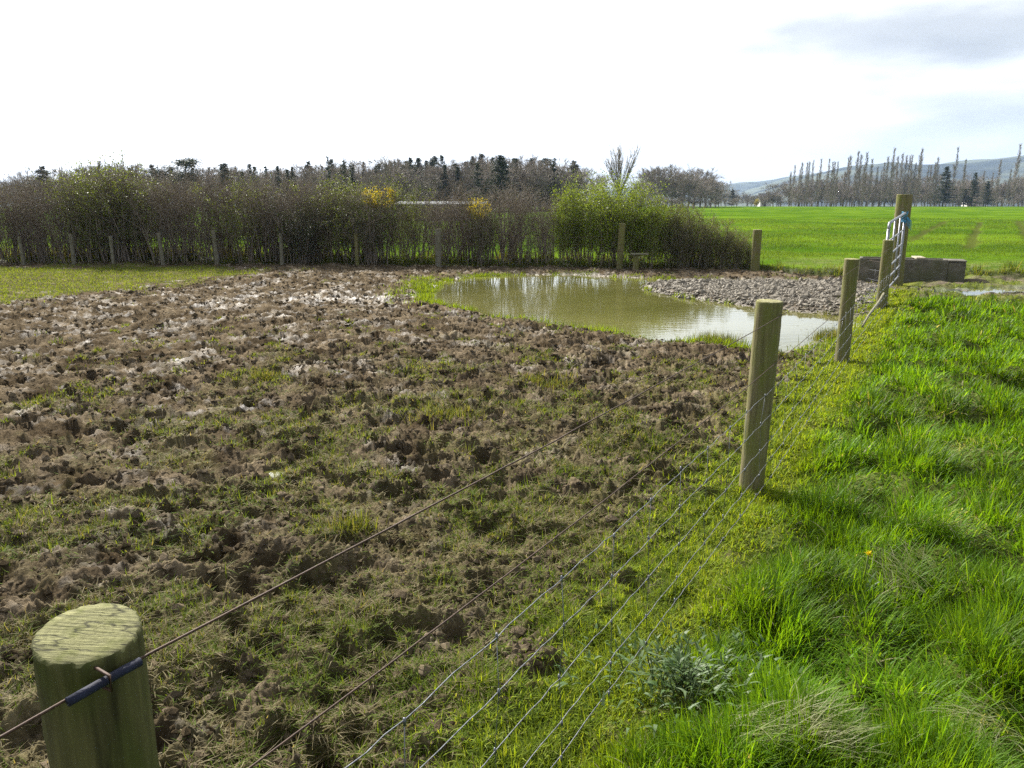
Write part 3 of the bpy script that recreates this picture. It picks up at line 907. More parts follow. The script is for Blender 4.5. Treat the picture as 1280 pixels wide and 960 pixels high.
blades(mb, np.stack([x, y, ground_z(x, y, False) - .01], -1), rng.uniform(0, 6.28, n), rng.uniform(.2, .55, n), np.abs(rng.normal(.3, .25, n)), np.abs(rng.normal(.7, .4, n)), rng.uniform(.014, .024, n), pick(np.array([(.07, .09, .02), (.1, .09, .04), (.13, .11, .05), (.05, .06, .015)]), n), 3)
tag(mb.build('bank_grass', M['grass']), 'rough grass along the bank, the track and the hedge foot', 'grass', kind='stuff')

# young cereal crop in drilled rows
mb = MB()
n = 900000
y = 17 * (75 / 17.) ** rng.random(n)
x = rng.uniform(-.75, .95, n) * y
fy = y - field_y(x)
k = (fy > .3) & (rng.random(n) < np.clip(.35 + .3 * n_mid(x * .5, y * .5) + .3 * n_big(x, y), .12, 1)) & (tram_d(x, y) > .34 + .08 * n_edge(x, y))
k &= rng.random(n) > .72 * sstep(5.5, 2.0, fy) * sstep(6.5, 8.5, x)
x, y = x[k], y[k]
n = len(x)
colr = lum_mix((.08, .16, .014), (.135, .22, .02), np.clip(.45 + .32 * n_big(x * .35, y * .8) + .2 * n_mid(x * .12, y * .3) + .2 * rng.normal(size=n), 0, 1))
blades(mb, np.stack([x, y, ground_z(x, y, False) - .01], -1), rng.uniform(0, 6.28, n), rng.uniform(.06, .15, n) * np.clip(1 + .25 * n_big(x * .35 + 4, y * .8), .5, 1.5), np.abs(rng.normal(.35, .25, n)), np.abs(rng.normal(.5, .35, n)), rng.uniform(.009, .013, n) * np.clip(y / 26, .8, 2.2), colr, 2)
tag(mb.build('young_crop', M['crop']), 'vivid green young cereal crop covering the field beyond the gate', 'crop', kind='stuff')

# crumbled clods lying on the trodden mud
def crumbs(x, y, sz, flat=(.5, .95)):
    n_ = len(x)
    V_ = ICO[None] * (1 + .26 * rng.normal(size=(n_, 11, 1))) * sz[:, None, None] * np.stack([rng.uniform(.8, 1.6, n_), rng.uniform(.7, 1.15, n_), rng.uniform(*flat, n_)], -1)[:, None]
    a_ = rng.uniform(0, 6.28, n_)
    V_ = np.stack([V_[..., 0] * np.cos(a_)[:, None] - V_[..., 1] * np.sin(a_)[:, None], V_[..., 0] * np.sin(a_)[:, None] + V_[..., 1] * np.cos(a_)[:, None], V_[..., 2]], -1)
    V_ = V_ + np.stack([x, y, ground_z(x, y, False) + sz * .12], -1)[:, None]
    return V_.reshape(-1, 3), ((np.arange(n_) * 11)[:, None, None] + ICOT[None]).reshape(-1, 3)


ICO = np.array([(0, 0, 1), (.9, 0, .3), (.28, .85, .35), (-.73, .53, .3), (-.73, -.53, .35), (.28, -.85, .3), (.73, .53, -.4), (-.28, .85, -.4), (-.9, 0, -.4), (-.28, -.85, -.4), (.73, -.53, -.4)])
ICOT = np.array([(0, 1, 2), (0, 2, 3), (0, 3, 4), (0, 4, 5), (0, 5, 1), (1, 6, 2), (2, 6, 7), (2, 7, 3), (3, 7, 8), (3, 8, 4), (4, 8, 9), (4, 9, 5), (5, 9, 10), (5, 10, 1), (1, 10, 6)])


def mud_only(x, y):
    return (fence_side(x, y) < -.25) * (y < field_y(x) - .3) * (sd('pond', x, y) > .02) * (sd('bar', x, y) > 0) * (sd('green', x, y) > .2)


x1_, y1_ = polar_scatter(60000, .9, 9, -52, 42, lambda x, y: mud_only(x, y) * np.clip(.62 + .4 * n_patch2(x + 4, y) - .5 * green_amount(x, y), .06, 1), 1.5)
x2_, y2_ = scatter(120000, -22, 9, 6.5, 23.5, lambda x, y: mud_only(x, y) * (np.abs(x) < .85 * y) * np.clip(.34 + .4 * n_patch2(x + 4, y) - .4 * green_amount(x, y), .02, 1))
x_ = np.concatenate([x1_, x2_]); y_ = np.concatenate([y1_, y2_])
sz_ = np.concatenate([rng.lognormal(-4.6, .5, len(x1_)).clip(.004, .035), rng.lognormal(-4.15, .45, len(x2_)).clip(.008, .045)])
V_, T_ = crumbs(x_, y_, sz_)
mc_ = lum_mix((.06, .046, .028), (.17, .136, .092), np.clip(.5 + .25 * n_patch2(x_ + 3, y_) + .2 * rng.normal(size=len(x_)), 0, 1))
cb = MB(); cb.add(V_, None, T_, np.repeat(mc_, 11, 0))
tag(cb.build('mud_clods', M['ground'], smooth=False), 'crumbled brown clods strewn over the hoof trodden mud', 'mud', kind='stuff')

# shingle on the bar in the pond
mb = MB()
ns = 13000
x = rng.uniform(BAR[:, 0].min() - .4, BAR[:, 0].max() + .4, ns * 3); y = rng.uniform(BAR[:, 1].min() - .4, BAR[:, 1].max() + .4, ns * 3)
k = (sd('bar', x, y) < .2 * rng.normal(size=len(x)) + .02) & (fence_side(x, y) < .1)
x, y = x[k][:ns], y[k][:ns]
ns = len(x)
ico = np.array([(0, 0, 1), (.9, 0, .3), (.28, .85, .35), (-.73, .53, .3), (-.73, -.53, .35), (.28, -.85, .3), (.73, .53, -.4), (-.28, .85, -.4), (-.9, 0, -.4), (-.28, -.85, -.4), (.73, -.53, -.4)])
icot = np.array([(0, 1, 2), (0, 2, 3), (0, 3, 4), (0, 4, 5), (0, 5, 1), (1, 6, 2), (2, 6, 7), (2, 7, 3), (3, 7, 8), (3, 8, 4), (4, 8, 9), (4, 9, 5), (5, 9, 10), (5, 10, 1), (1, 10, 6)])
sz = rng.lognormal(-4.0, .5, ns).clip(.008, .08)
V = ico[None] * (1 + .22 * rng.normal(size=(ns, 11, 1))) * sz[:, None, None] * np.stack([rng.uniform(.8, 1.5, ns), rng.uniform(.7, 1.1, ns), rng.uniform(.45, .9, ns)], -1)[:, None]
a = rng.uniform(0, 6.28, ns)
V = np.stack([V[..., 0] * np.cos(a)[:, None] - V[..., 1] * np.sin(a)[:, None], V[..., 0] * np.sin(a)[:, None] + V[..., 1] * np.cos(a)[:, None], V[..., 2]], -1)
V += np.stack([x, y, ground_z(x, y, False) + sz * .25], -1)[:, None]
mb.add(V.reshape(-1, 3), None, ((np.arange(ns) * 11)[:, None, None] + icot[None]).reshape(-1, 3))
tag(mb.build('gravel', M['stone'], smooth=False), 'pale grey loose stones on the bar between pond and crop', 'gravel', kind='stuff')

# ------------------------------------------------------------------ plants on the verge
t = empty('dandelion', (*at(1079, 721, .1)[:2], 0))
t.location.z = float(ground_z(t.location.x, t.location.y, False))
tag(t, 'single yellow dandelion in flower among the long verge grass', 'flower')
mb = MB(); polytube(mb, [(0, 0, 0), (.008, .004, .1), (.012, 0, .195)], [.003, .0028, .003], 6, (.12, .16, .04)); mb.build('stem', M['leaf'], t)
mb = MB(); k = 90
aa = rng.uniform(0, 6.28, k); blades(mb, np.tile([.012, 0, .195], (k, 1)) + rng.normal(size=(k, 3)) * .002, aa, rng.uniform(.014, .022, k), rng.uniform(.3, 1.45, k), np.full(k, .2), np.full(k, .0035), np.tile([.72, .58, .015], (k, 1)), 2)
mb.build('flower_head', M['flower'], t)
mb = MB(); k = 11; blades(mb, np.zeros((k, 3)), np.arange(k) * .57 + rng.random(k) * .3, rng.uniform(.1, .16, k), rng.uniform(.5, .9, k), rng.uniform(.3, .7, k), np.full(k, .022), np.tile([.06, .13, .015], (k, 1)), 4); mb.build('leaves', M['leaf'], t)

t = empty('thistle_patch', (*THISTLE_C, float(ground_z(*THISTLE_C, False))))
t.name = 'thistle_plant'
tag(t, 'low grey green thistle spreading in the grass beside the netting', 'plant')
mb = MB(); k = 620
rr = np.abs(rng.normal(0, .17, k)).clip(0, .32); aa = rng.uniform(0, 6.28, k)
P = np.stack([rr * np.cos(aa) * 1.25, rr * np.sin(aa), .015 + rng.random(k) * .075], -1)
blades(mb, P, aa + rng.normal(size=k) * 1.1, rng.uniform(.02, .06, k), rng.uniform(.2, 1.3, k), rng.uniform(.2, 1.4, k), rng.uniform(.007, .013, k), pick(np.array([(.085, .15, .05), (.15, .2, .1), (.06, .11, .025)]), k), 4)
thl = (leaf_mat('thistle_leaf', .3, .5, .25, (1, 1, .6)))
k = 40
rr = np.abs(rng.normal(0, .11, k)); aa = rng.uniform(0, 6.28, k); B = np.stack([rr * np.cos(aa), rr * np.sin(aa), rr * 0], -1)
tubes(mb, B, B + np.stack([rng.normal(size=k) * .02, rng.normal(size=k) * .02, rng.uniform(.05, .12, k)], -1), .003, .002, 5, (.1, .14, .06)); mb.build('leaves', thl, t)

# ------------------------------------------------------------------ near fence


def make_post(name, r, h, mat, seed, below=.3, tilt=(0, 0), n=40, rows_=34, topslant=.0, jitter=.03):
    """round timber with shallow splits, a worn shoulder and a slanted sawn top"""
    g = np.random.default_rng(seed)
    ang = np.arange(n) * 2 * PI / n
    zz = np.concatenate([np.linspace(-below, h - .012, rows_), [h - .004, h]])
    ph = g.uniform(0, 6.28, 4)
    prof = 1 + jitter * (np.cos(ang * 2 + ph[0]) * .6 + np.cos(ang * 3 + ph[1]) * .4)
    V = []
    cracks = g.uniform(0, 6.28, 3)
    for i, z_ in enumerate(zz):
        rr = r * prof * (1 + .025 * math.sin(z_ * 4 + ph[2]) - .02 * (z_ / h))
        rr = rr + r * .012 * g.normal(size=n)
        for cidx, c in enumerate(cracks):
            d = np.abs((ang - c - .12 * math.sin(z_ * 3 + cidx) + PI) % (2 * PI) - PI)
            rr = rr - r * .09 * np.exp(-(d / .07) ** 2) * (0.3 + .7 * max(0, math.sin(z_ * 2.3 + cidx * 2)))
        if i == len(zz) - 1: rr = rr * .955
        sl = topslant * np.cos(ang - 2.1) * r * (1 if z_ > h - .02 else 0)
        V.append(np.stack([rr * np.cos(ang), rr * np.sin(ang), z_ + sl], -1))
    # rings across the top
    for f in (.75, .5, .25):
        rr = V[len(zz) - 1].copy()
        rr[:, :2] *= f / .955
        rr[:, 2] = h + topslant * np.cos(ang - 2.1) * r * f + g.normal(size=n) * .0003
        V.append(rr)
    m = len(V)
    V = np.concatenate(V + [np.array([[0, 0, h]])])
    V[:, 0] += V[:, 2] * tilt[0]; V[:, 1] += V[:, 2] * tilt[1]
    i = np.arange(n); j = (i + 1) % n
    k = (np.arange(m - 1) * n)[:, None]
    Q = np.stack([k + i, k + j, k + n + j, k + n + i], -1).reshape(-1, 4)
    T = np.stack([(m - 1) * n + i, (m - 1) * n + j, np.full(n, m * n)], -1)
    mb = MB(); mb.add(V, Q, T)
    return mb.build(name, mat, color=False)


def on_line(px, py, z):
    d = ray(px, py); t = (z - CAM_H) / d[2]
    return d[0] * t, d[1] * t


PT = [(110, 790, 1.10, .066, 'mossy_post'), (962, 376, 1.11, .073, 'post'), (1065, 323.5, 1.10, .073, 'post'), (1110.5, 300, 1.13, .078, 'post')]
plabs = ['nearest stout mossy fence post with green sawn top and blue hose', 'bare weathered fence post standing before the pale end of the pond',
         'greenish fence post third along the netting, at the water edge', 'fence post next to the metal gate, rising from the grassy bank']
POSTS = []
for i, (px, py, h, r, mt) in enumerate(PT):
    x, y = on_line(px, py, h)
    o = make_post('fence_post', r, h, M[mt], 30 + i, topslant=.12 if i == 0 else .03, n=72 if i == 0 else 40, rows_=60 if i == 0 else 34, tilt=(.024, 0) if i == 1 else (0, 0))
    o.location = (x - (.024 * h if i == 1 else 0), y, 0)
    o.rotation_euler = (0, 0, (0, 0, -.4, .5)[i])
    tag(o, plabs[i], 'fence post', 'round timber posts of the netting fence')
    POSTS.append((x, y, r, h, o))


def wire_pts(zin, y0=-3.0, y1=12.75, sag=.02, wob=.004, seed=0, step=.07, kink=0.0, knot=.3):
    g = np.random.default_rng(seed)
    ys = np.arange(y0, y1, step)
    # passes each post on its camera side
    py_ = [y0] + [p[1] for p in POSTS]
    off = [POSTS[0][2] + .004] + [p[2] + .004 for p in POSTS]
    pxx = [FX0 + FK * y0] + [p[0] for p in POSTS]
    xs = np.interp(ys, py_, pxx) + fnor[0] * np.interp(ys, py_, off)
    yy = ys + fnor[1] * np.interp(ys, py_, off)
    f = np.interp(ys, py_, np.arange(len(py_))) % 1.0
    z = np.interp(ys, py_, [zin] + [zin + dz for dz in (.036, 0, 0, 0)]) if np.isscalar(zin) else zin
    zz = z - sag * 4 * f * (1 - f) + wob * np.cumsum(g.normal(size=len(ys))) * .25 * np.sin(PI * f)
    if kink:
        zz = zz + kink * np.abs(((ys / knot) % 1) - .5) * 2 * g.uniform(.6, 1.4)
        zz = zz + kink * .6 * g.normal(size=len(ys))
        xs = xs + kink * .5 * g.normal(size=len(ys))
    return np.stack([xs, yy, zz], -1)


for z_, lab, sg in ((1.037, 'rusty top wire of the near fence, running above the netting', .012), (.775, 'rusty second wire of the near fence, between top wire and netting', .02)):
    mb = MB(); polytube(mb, wire_pts(z_, sag=sg, seed=int(z_ * 100)), .0019, 6)
    o = mb.build('fence_wire', M['rust_wire'], color=False)
    tag(o, lab, 'fence wire', 'plain wires of the near fence')
    if z_ > 1:
        w = wire_pts(z_, sag=sg, seed=int(z_ * 100), step=.02, wob=0)
        k = np.argmin(np.abs(w[:, 1] - POSTS[0][1] + .05))
        # blue plastic hose threaded on the wire where it crosses the nearest post
        seg = w[k - 2:k + 3] + np.array([fnor[0] * .006, fnor[1] * .006, 0])
        hb = MB(); polytube(hb, seg, [.0058] * len(seg), 12)
        hb.build('insulating_hose', M['hose'], o, color=False)
        sb = MB(); m_ = w[k] + np.array([fnor[0] * .008, fnor[1] * .008, 0])
        polytube(sb, [m_ + np.array([fnor[0] * -.02, fnor[1] * -.02, .012]), m_ + np.array([fnor[0] * .008, fnor[1] * .008, .01]), m_ + np.array([fnor[0] * .008, fnor[1] * .008, -.01]), m_ + np.array([fnor[0] * -.02, fnor[1] * -.02, -.012])], .0022, 6)
        sb.build('staple', M['rust_wire'], o, color=False)

mb = MB()
lv = [(.63, 11), (.48, 12), (.32, 13), (.19, 14), (.06, 15)]
strands = []
for z_, s_ in lv:
    w = wire_pts(z_, sag=.015, seed=s_, step=.05, kink=.0028, wob=.006)
    strands.append(w); polytube(mb, w, .0014, 5)
ys = np.arange(-2.6, 12.6, .3)
for q in ys:
    pts = [w[np.argmin(np.abs(w[:, 1] - q))] for w in strands]
    pts = [p + rng.normal(size=3) * .004 for p in pts]
    polytube(mb, pts, .001, 4)
    for p in pts:
        polytube(mb, [p + np.array([0, 0, -.009]), p, p + np.array([0, 0, .009])], [.0028, .0042, .0028], 5)
o = mb.build('stock_netting', M['wire'], color=False)
tag(o, 'galvanised square stock netting stretched along the near posts', 'wire netting')

# pale strut leaning on the foot of the fourth post
mb = MB()
a_ = at(1078, 408, .12); b_ = np.array([POSTS[3][0] - .04, POSTS[3][1] - .12, .33])
pp = np.linspace(a_, b_, 9); pp[:, 2] += .02 * np.sin(np.linspace(0, 6, 9))
polytube(mb, pp, np.linspace(.014, .02, 9), 9)
tag(mb.build('timber_strut', M['grey_post'], color=False), 'thin weathered timber strut sloping up to the post beside the gate', 'strut')

# ------------------------------------------------------------------ gate and gate post
gp = at_y(1131, 243, 16.25)
GPX, GPY, GPH = gp[0], 16.25, gp[2]
o = make_post('gate_post', .15, GPH, M['post'], 77, topslant=.02, n=44)
o.location = (GPX, GPY, 0)
tag(o, 'tall thick timber gate post standing in front of the trough', 'gate post')

gate = empty('field_gate', (0, 0, 0))
g0 = at_y(1111.5, 281, 12.95)[:2]
g1 = at_y(1132, 264, 16.04)[:2]
gate.location = (*g0, 0)
gv = g1 - g0; gl = np.linalg.norm(gv); gu = gv / gl
tag(gate, 'galvanised tubular metal gate seen nearly edge on, tied with twine', 'gate')
za0, za1, zb0, zb1 = .16, 1.36, .22, 1.5     # bottom and top at the near and the far end


def gpnt(s, t):
    return np.array([gv[0] * s, gv[1] * s, (za0 + (za1 - za0) * t) * (1 - s) + (zb0 + (zb1 - zb0) * t) * s])


for t_ in (0, .17, .34, .52, .74, 1.0):
    mb = MB()
    if t_ == 1.0:
        c0, c1 = gpnt(.0, .96), gpnt(1, .96)
        polytube(mb, [gpnt(0, .9), gpnt(.004, .97), gpnt(.02, 1), gpnt(.5, 1), gpnt(.98, 1), gpnt(.996, .97), gpnt(1, .9)], .024, 10)
    else:
        polytube(mb, [gpnt(.005, t_), gpnt(.5, t_), gpnt(.995, t_)], .014, 8)
    mb.build('rail', M['galv'], gate, color=False)
for s_ in (0., 1.):
    mb = MB(); polytube(mb, [gpnt(s_, -.02), gpnt(s_, .45), gpnt(s_, .92)], .024, 10); mb.build('upright', M['galv'], gate, color=False)
for s_ in (.34, .67):
    mb = MB(); polytube(mb, [gpnt(s_, 0), gpnt(s_, 1)], .016, 8); mb.build('brace', M['galv'], gate, color=False)
mb = MB()
ct = gpnt(.995, .93)
for k in range(9):
    a0 = rng.uniform(0, 6.28)
    q = np.array([(math.cos(a) * .05 + .02 * math.sin(k), math.sin(a) * .07 + .05, .03 * k - .12 + .02 * math.sin(a * 2 + k)) for a in np.linspace(a0, a0 + 6.0, 14)]) * np.array([1., 1., .8]) + ct
    polytube(mb, q, .009, 5)
for k in range(4):
    polytube(mb, [ct + np.array([.03, -.03, .02]), ct + np.array([.05 + .02 * k, -.05, -.07]), ct + np.array([.03 + .03 * k, -.06, -.17 - .03 * k])], .007, 5)
mb.build('blue_twine', M['twine'], gate, color=False)

# ------------------------------------------------------------------ water trough
tr = empty('water_trough', (*at_y(1126, 345, 17.6)[:2], 0))
TZ = float(ground_z(tr.location.x, tr.location.y - .4, False))
tr.location.z = TZ - .02
tr.rotation_euler[2] = R(-24)
tag(tr, 'brown concrete cattle trough behind the gate, with a valve box at its right end', 'trough')
mb = MB(); H_, Lh, Wd, th_ = .54, 1.78, .62, .07
for (cx_, cy_, sx_, sy_) in ((0, -Wd / 2 + th_ / 2, Lh, th_), (0, Wd / 2 - th_ / 2, Lh, th_), (-Lh / 2 + th_ / 2, 0, th_, Wd - 2 * th_ - .004), (Lh / 2 - th_ / 2, 0, th_, Wd - 2 * th_ - .004)):
    box(mb, (cx_, cy_, H_ / 2), (sx_, sy_, H_), bev=.012)
box(mb, (0, 0, .06), (Lh - 2 * th_ - .004, Wd - 2 * th_ - .004, .1), bev=.005)
mb.build('basin', M['concrete'], tr, smooth=False, color=False)
mb = MB(); box(mb, (0, 0, H_ - .1), (Lh - 2 * th_ - .004, Wd - 2 * th_ - .004, .01)); mb.build('trough_water', M['water'], tr, smooth=False, color=False)
mb = MB(); box(mb, (Lh / 2 + .172, 0, .245), (.34, .6, .49), bev=.012); mb.build('valve_box', M['concrete'], tr, smooth=False, color=False)
mb = MB(); box(mb, (Lh / 2 + .165, .0, .513), (.37, .64, .04), bev=.01); mb.build('box_lid', M['concrete'], tr, smooth=False, color=False)
mb = MB(); box(mb, (.32, .05, H_ + .02), (.2, .66, .035), rz=.1, bev=.006)
o = mb.build('loose_board', M['straw'], smooth=False, color=False)
o.location = tr.location; o.rotation_euler = tr.rotation_euler
tag(o, 'short pale board lying across the concrete trough', 'board')

# ------------------------------------------------------------------ back fence


def hedge_line(px):
    """ground distance of the hedge foot for a photo column"""
    return np.interp(px, [0, 300, 600, 780, 860, 950], [22.9, 22.4, 21.7, 21.0, 20.6, 20.3])


bp_list = [(25, 296, .05, 'grey_post'), (88, 293, .06, 'grey_post'), (138, 295, .05, 'grey_post'), (200, 291, .055, 'grey_post'), (268, 288, .055, 'grey_post'), (350, 292, .055, 'grey_post'), (445, 292, .055, 'post'), (547, 286, .08, 'grey_post'),
           (776, 279, .085, 'post'), (947, 287, .115, 'post')]
blabs = ['slim grey fence post at the left end of the back hedge', 'grey fence post second along the hedge, behind the grass patch', 'dark slim grey fence post before the leafy green shrubs',
         'grey fence post midway before the bare left part of the hedge', 'grey fence post where the grass patch gives way to mud', 'pale leaning fence post left of the dark evergreen shrub',
         'mossy fence post in front of the taller gorse bush', 'thick pale grey fence post behind the left end of the pond', 'tall mossy post in front of the round green bush',
         'thick square cut post at the right end of the hedge']
for (px, py, r, mt), lab in zip(bp_list, blabs):
    yb = hedge_line(px) - .35
    p = at_y(px, py, yb)
    zb = float(ground_z(p[0], p[1], False))
    o = make_post('hedge_fence_post', r, p[2] - zb, M[mt], int(px), n=16, rows_=12, below=.2, tilt=(rng.normal() * .02 + (.06 if px == 350 else 0), 0))
    o.location = (p[0], yb, zb)
    tag(o, lab, 'fence post', 'posts of the fence along the hedge')
mb = MB()
pxs = np.array([-60, 25, 138, 268, 350, 445, 547, 776, 947])
for zc in (.12, .3, .48, .66, .85):
    pts = []
    for a_, b_ in zip(pxs[:-1], pxs[1:]):
        for f in np.linspace(0, 1, 8)[:-1]:
            px = a_ + (b_ - a_) * f
            yb = hedge_line(px) - .44
            q = at_y(px, 320, yb)
            pts.append((q[0], yb, zc + float(ground_z(q[0], yb, False)) - .03 * math.sin(PI * f)))
    polytube(mb, pts, .0025, 4)
pts = np.array(pts)
for xx in np.arange(pts[0, 0], pts[-1, 0], .3):
    yy = np.interp(xx, pts[:, 0], pts[:, 1])
    polytube(mb, [(xx, yy, .08), (xx, yy, .9)], .0015, 3)
tag(mb.build('hedge_netting', M['rust_wire'], color=False), 'thin wire netting strung along the front of the hedge', 'wire netting')

# capped stump by the pond
p = at_y(793, 333, 20.55)
st = empty('capped_stump', (p[0], 20.35, float(ground_z(p[0], 20.35, False)) - .02))
tag(st, 'short timber stump with a flat slab on top beside the pond', 'stump')
o = make_post('stump_post', .08, .43, M['post'], 5, n=20, rows_=10, below=.1); o.parent = st
mb = MB(); box(mb, (.09, 0, .452), (.44, .26, .045), bev=.008, rz=.05); mb.build('slab', M['grey_post'], st, smooth=False, color=False)

# ------------------------------------------------------------------ branching plants


class Wood:
    def __init__(self, seed):
        self.g = np.random.default_rng(seed); self.s = []; self.tips = []

    def limb(self, p, d, L, r0, r1, k=4, wob=.12, up=0.0):
        p = np.array(p, float); d = np.array(d, float); d /= np.linalg.norm(d)
        out = [(p.copy(), d.copy(), r0)]
        for i in range(k):
            d = d + self.g.normal(size=3) * wob + np.array([0, 0, up])
            d /= np.linalg.norm(d)
            q = p + d * L / k
            ra, rb = r0 + (r1 - r0) * i / k, r0 + (r1 - r0) * (i + 1) / k
            self.s.append((*p, *q, ra, rb))
            p = q
            out.append((p.copy(), d.copy(), rb))
        self.tips.append(p.copy())
        return out

    def side(self, d, ang):
        """direction d tipped by ang to a random side"""
        v = self.g.normal(size=3); v -= d * (v @ d); v /= np.linalg.norm(v)
        return d * math.cos(ang) + v * math.sin(ang)

    def along(self, out, f):
        i = min(int(f * (len(out) - 1)), len(out) - 2); t = f * (len(out) - 1) - i
        return out[i][0] * (1 - t) + out[i + 1][0] * t, out[i][1], out[i][2]

    def mesh(self, mb, lo=0, hi=9e9, n=4, col=(1, 1, 1)):
        a = np.array(self.s); k = (a[:, 6] >= lo) & (a[:, 6] < hi)
        a = a[k]
        if len(a): tubes(mb, a[:, :3], a[:, 3:6], a[:, 6], a[:, 7], n, col)


def finish(name, w, mat_t, mat_c, split, leafmat=None, leafmb=None, ntr=7, ncr=3):
    root = empty(name)
    mb = MB(); w.mesh(mb, split, 9e9, ntr)
    if mb.n: mb.build('trunk', mat_t, root, color=False)
    mb = MB(); w.mesh(mb, 0, split, ncr)
    cr = mb.build('crown', mat_c, root, color=False)
    if leafmb is not None:
        leafmb.build('foliage', leafmat, cr)
    return root


def kids(o):
    return [c for c in o.children]


def dup(o, parent=None):
    c = o.copy(); C.objects.link(c)
    if parent is not None: c.parent = parent
    for ch in kids(o): dup(ch, c)
    return c


USED = set()


def place(proto, loc, h, w, rz, label, cat, group):
    """proto is built with unit of metres and reference height proto['ref_h']"""
    o = proto if proto.name not in USED else dup(proto)
    USED.add(o.name)
    s = h / proto_h[proto.name]
    o.location = loc; o.rotation_euler = (0, 0, rz); o.scale = (s * w, s * w, s)
    tag(o, label, cat, group)
    return o


proto_h = {}


def shrub_wood(seed, h=2.3, spread=.62, stems=26, twigs=9, rmin=.0028, r0=(.007, .016), bare_to=.15):
    w = Wood(seed); g = w.g
    for i in range(stems):
        a = g.uniform(0, 6.28); rr = spread * .55 * math.sqrt(g.random())
        p = (rr * math.cos(a), rr * math.sin(a), -.05)
        d = np.array([math.cos(a) * .22 * g.random(), math.sin(a) * .22 * g.random(), 1]) + g.normal(size=3) * .1
        L = h * g.uniform(.65, 1.02)
        r = g.uniform(*r0)
        out = w.limb(p, d, L, r, rmin, 6, .09, .02)
        for j in range(twigs):
            f = g.uniform(bare_to, 1.0)
            q, dd, rr_ = w.along(out, f)
            o2 = w.limb(q, w.side(dd, g.uniform(.4, 1.0)), h * g.uniform(.12, .34), min(rr_ * .7, .006), rmin * .8, 3, .2, .06)
            for m in range(3):
                q2, d2, r2 = w.along(o2, g.uniform(.2, 1))
                w.limb(q2, w.side(d2, g.uniform(.4, 1.1)), h * g.uniform(.05, .14), rmin, rmin * .6, 2, .25, .05)
    return w


def seg_points(w, n, zlo, zhi, jit, rmax=.012):
    a = np.array(w.s); a = a[(a[:, 6] < rmax) & (a[:, 5] > zlo) & (a[:, 5] < zhi)]
    k = w.g.integers(0, len(a), n); t = w.g.random(n)[:, None]
    return a[k, :3] * (1 - t) + a[k, 3:6] * t + w.g.normal(size=(n, 3)) * jit


def pcol(g, pal, n):
    w = g.random((n, len(pal))) ** 3; w /= w.sum(1, keepdims=True)
    return w @ np.array(pal)


def make_shrubs(kind, n, seed):
    out = []
    for i in range(n):
        s = seed + i
        g = np.random.default_rng(s)
        lm = None
        mat = M['leaf']
        if kind == 'bare':
            w = shrub_wood(s, stems=24, twigs=12, bare_to=(.1, .25, .12, .3, .15)[i])
            lm = MB(); k = 420; cards(lm, seg_points(w, k, .2, 2.2, .03), g.uniform(.02, .04, k), .6, g, pcol(g, [(.07, .08, .025), (.1, .12, .03), (.09, .07, .03)], k))
            nm = 'bare_shrub'
        elif kind == 'leafing':
            w = shrub_wood(s, stems=18, twigs=10, bare_to=.15)
            lm = MB(); k = 4200; cards(lm, seg_points(w, k, .35, 2.5, .04), g.uniform(.025, .05, k), .6, g, pcol(g, [(.13, .175, .03), (.19, .24, .04), (.09, .12, .02)], k))
            nm = 'leafing_shrub'
        elif kind == 'green':
            w = shrub_wood(s, spread=1.1, stems=34, twigs=10, r0=(.008, .014))
            lm = MB(); k = 14000; cards(lm, seg_points(w, k, .45, 2.6, .07), g.uniform(.03, .06, k), .6, g, pcol(g, [(.14, .2, .02), (.21, .29, .025), (.28, .36, .04), (.08, .13, .015)], k))
            nm = 'green_bush'
        elif kind == 'gorse':
            w = shrub_wood(s, spread=.8, stems=30, twigs=10)
            lm = MB(); k = 7000; cards(lm, seg_points(w, k, .2, 2.6, .05), g.uniform(.03, .06, k), .28, g, pcol(g, [(.05, .08, .015), (.1, .14, .02), (.04, .06, .012)], k))
            nm = 'gorse_bush'
        elif kind == 'dark':
            w = shrub_wood(s, spread=1.0, stems=30, twigs=10, r0=(.008, .014))
            lm = MB(); k = 9500; cards(lm, seg_points(w, k, .05, 2.6, .06), g.uniform(.03, .06, k), .6, g, pcol(g, [(.022, .036, .012), (.035, .055, .016), (.015, .028, .01)], k))
            nm = 'evergreen_bush'
        elif kind == 'clipped':
            w = shrub_wood(s, h=1.5, spread=.8, stems=26, twigs=9, r0=(.005, .01))
            lm = MB(); k = 6500; cards(lm, seg_points(w, k, .1, 1.6, .04), g.uniform(.022, .04, k), .6, g, pcol(g, [(.09, .11, .03), (.16, .18, .05), (.22, .23, .07), (.06, .08, .02)], k))
            nm = 'clipped_shrub'
        r_ = empty(nm); bm_ = MB(); w.mesh(bm_, 0, 9e9, 4); bm_.build('branches', M['twig'], r_, color=False); lm.build('foliage', mat, r_)
        if kind == 'gorse':
            fb = MB(); k = 900
            pts = seg_points(w, k * 6, 1.35, 2.7, .05)
            c = np.array([g.normal() * .25, -.15, 2.0])
            pts = pts[np.argsort(np.linalg.norm((pts - c) * np.array([1, .7, 1.3]), axis=1))[:k]]
            cards(fb, pts, g.uniform(.04, .065, k), .8, g, pcol(g, [(.62, .5, .015), (.55, .42, .01), (.66, .56, .05)], k))
            fb.build('blossom', M['flower'], r_)
        z_ = np.array(w.s)[:, 5]
        proto_h[r_.name] = float(np.quantile(z_, .97))
        out.append(r_)
    return out


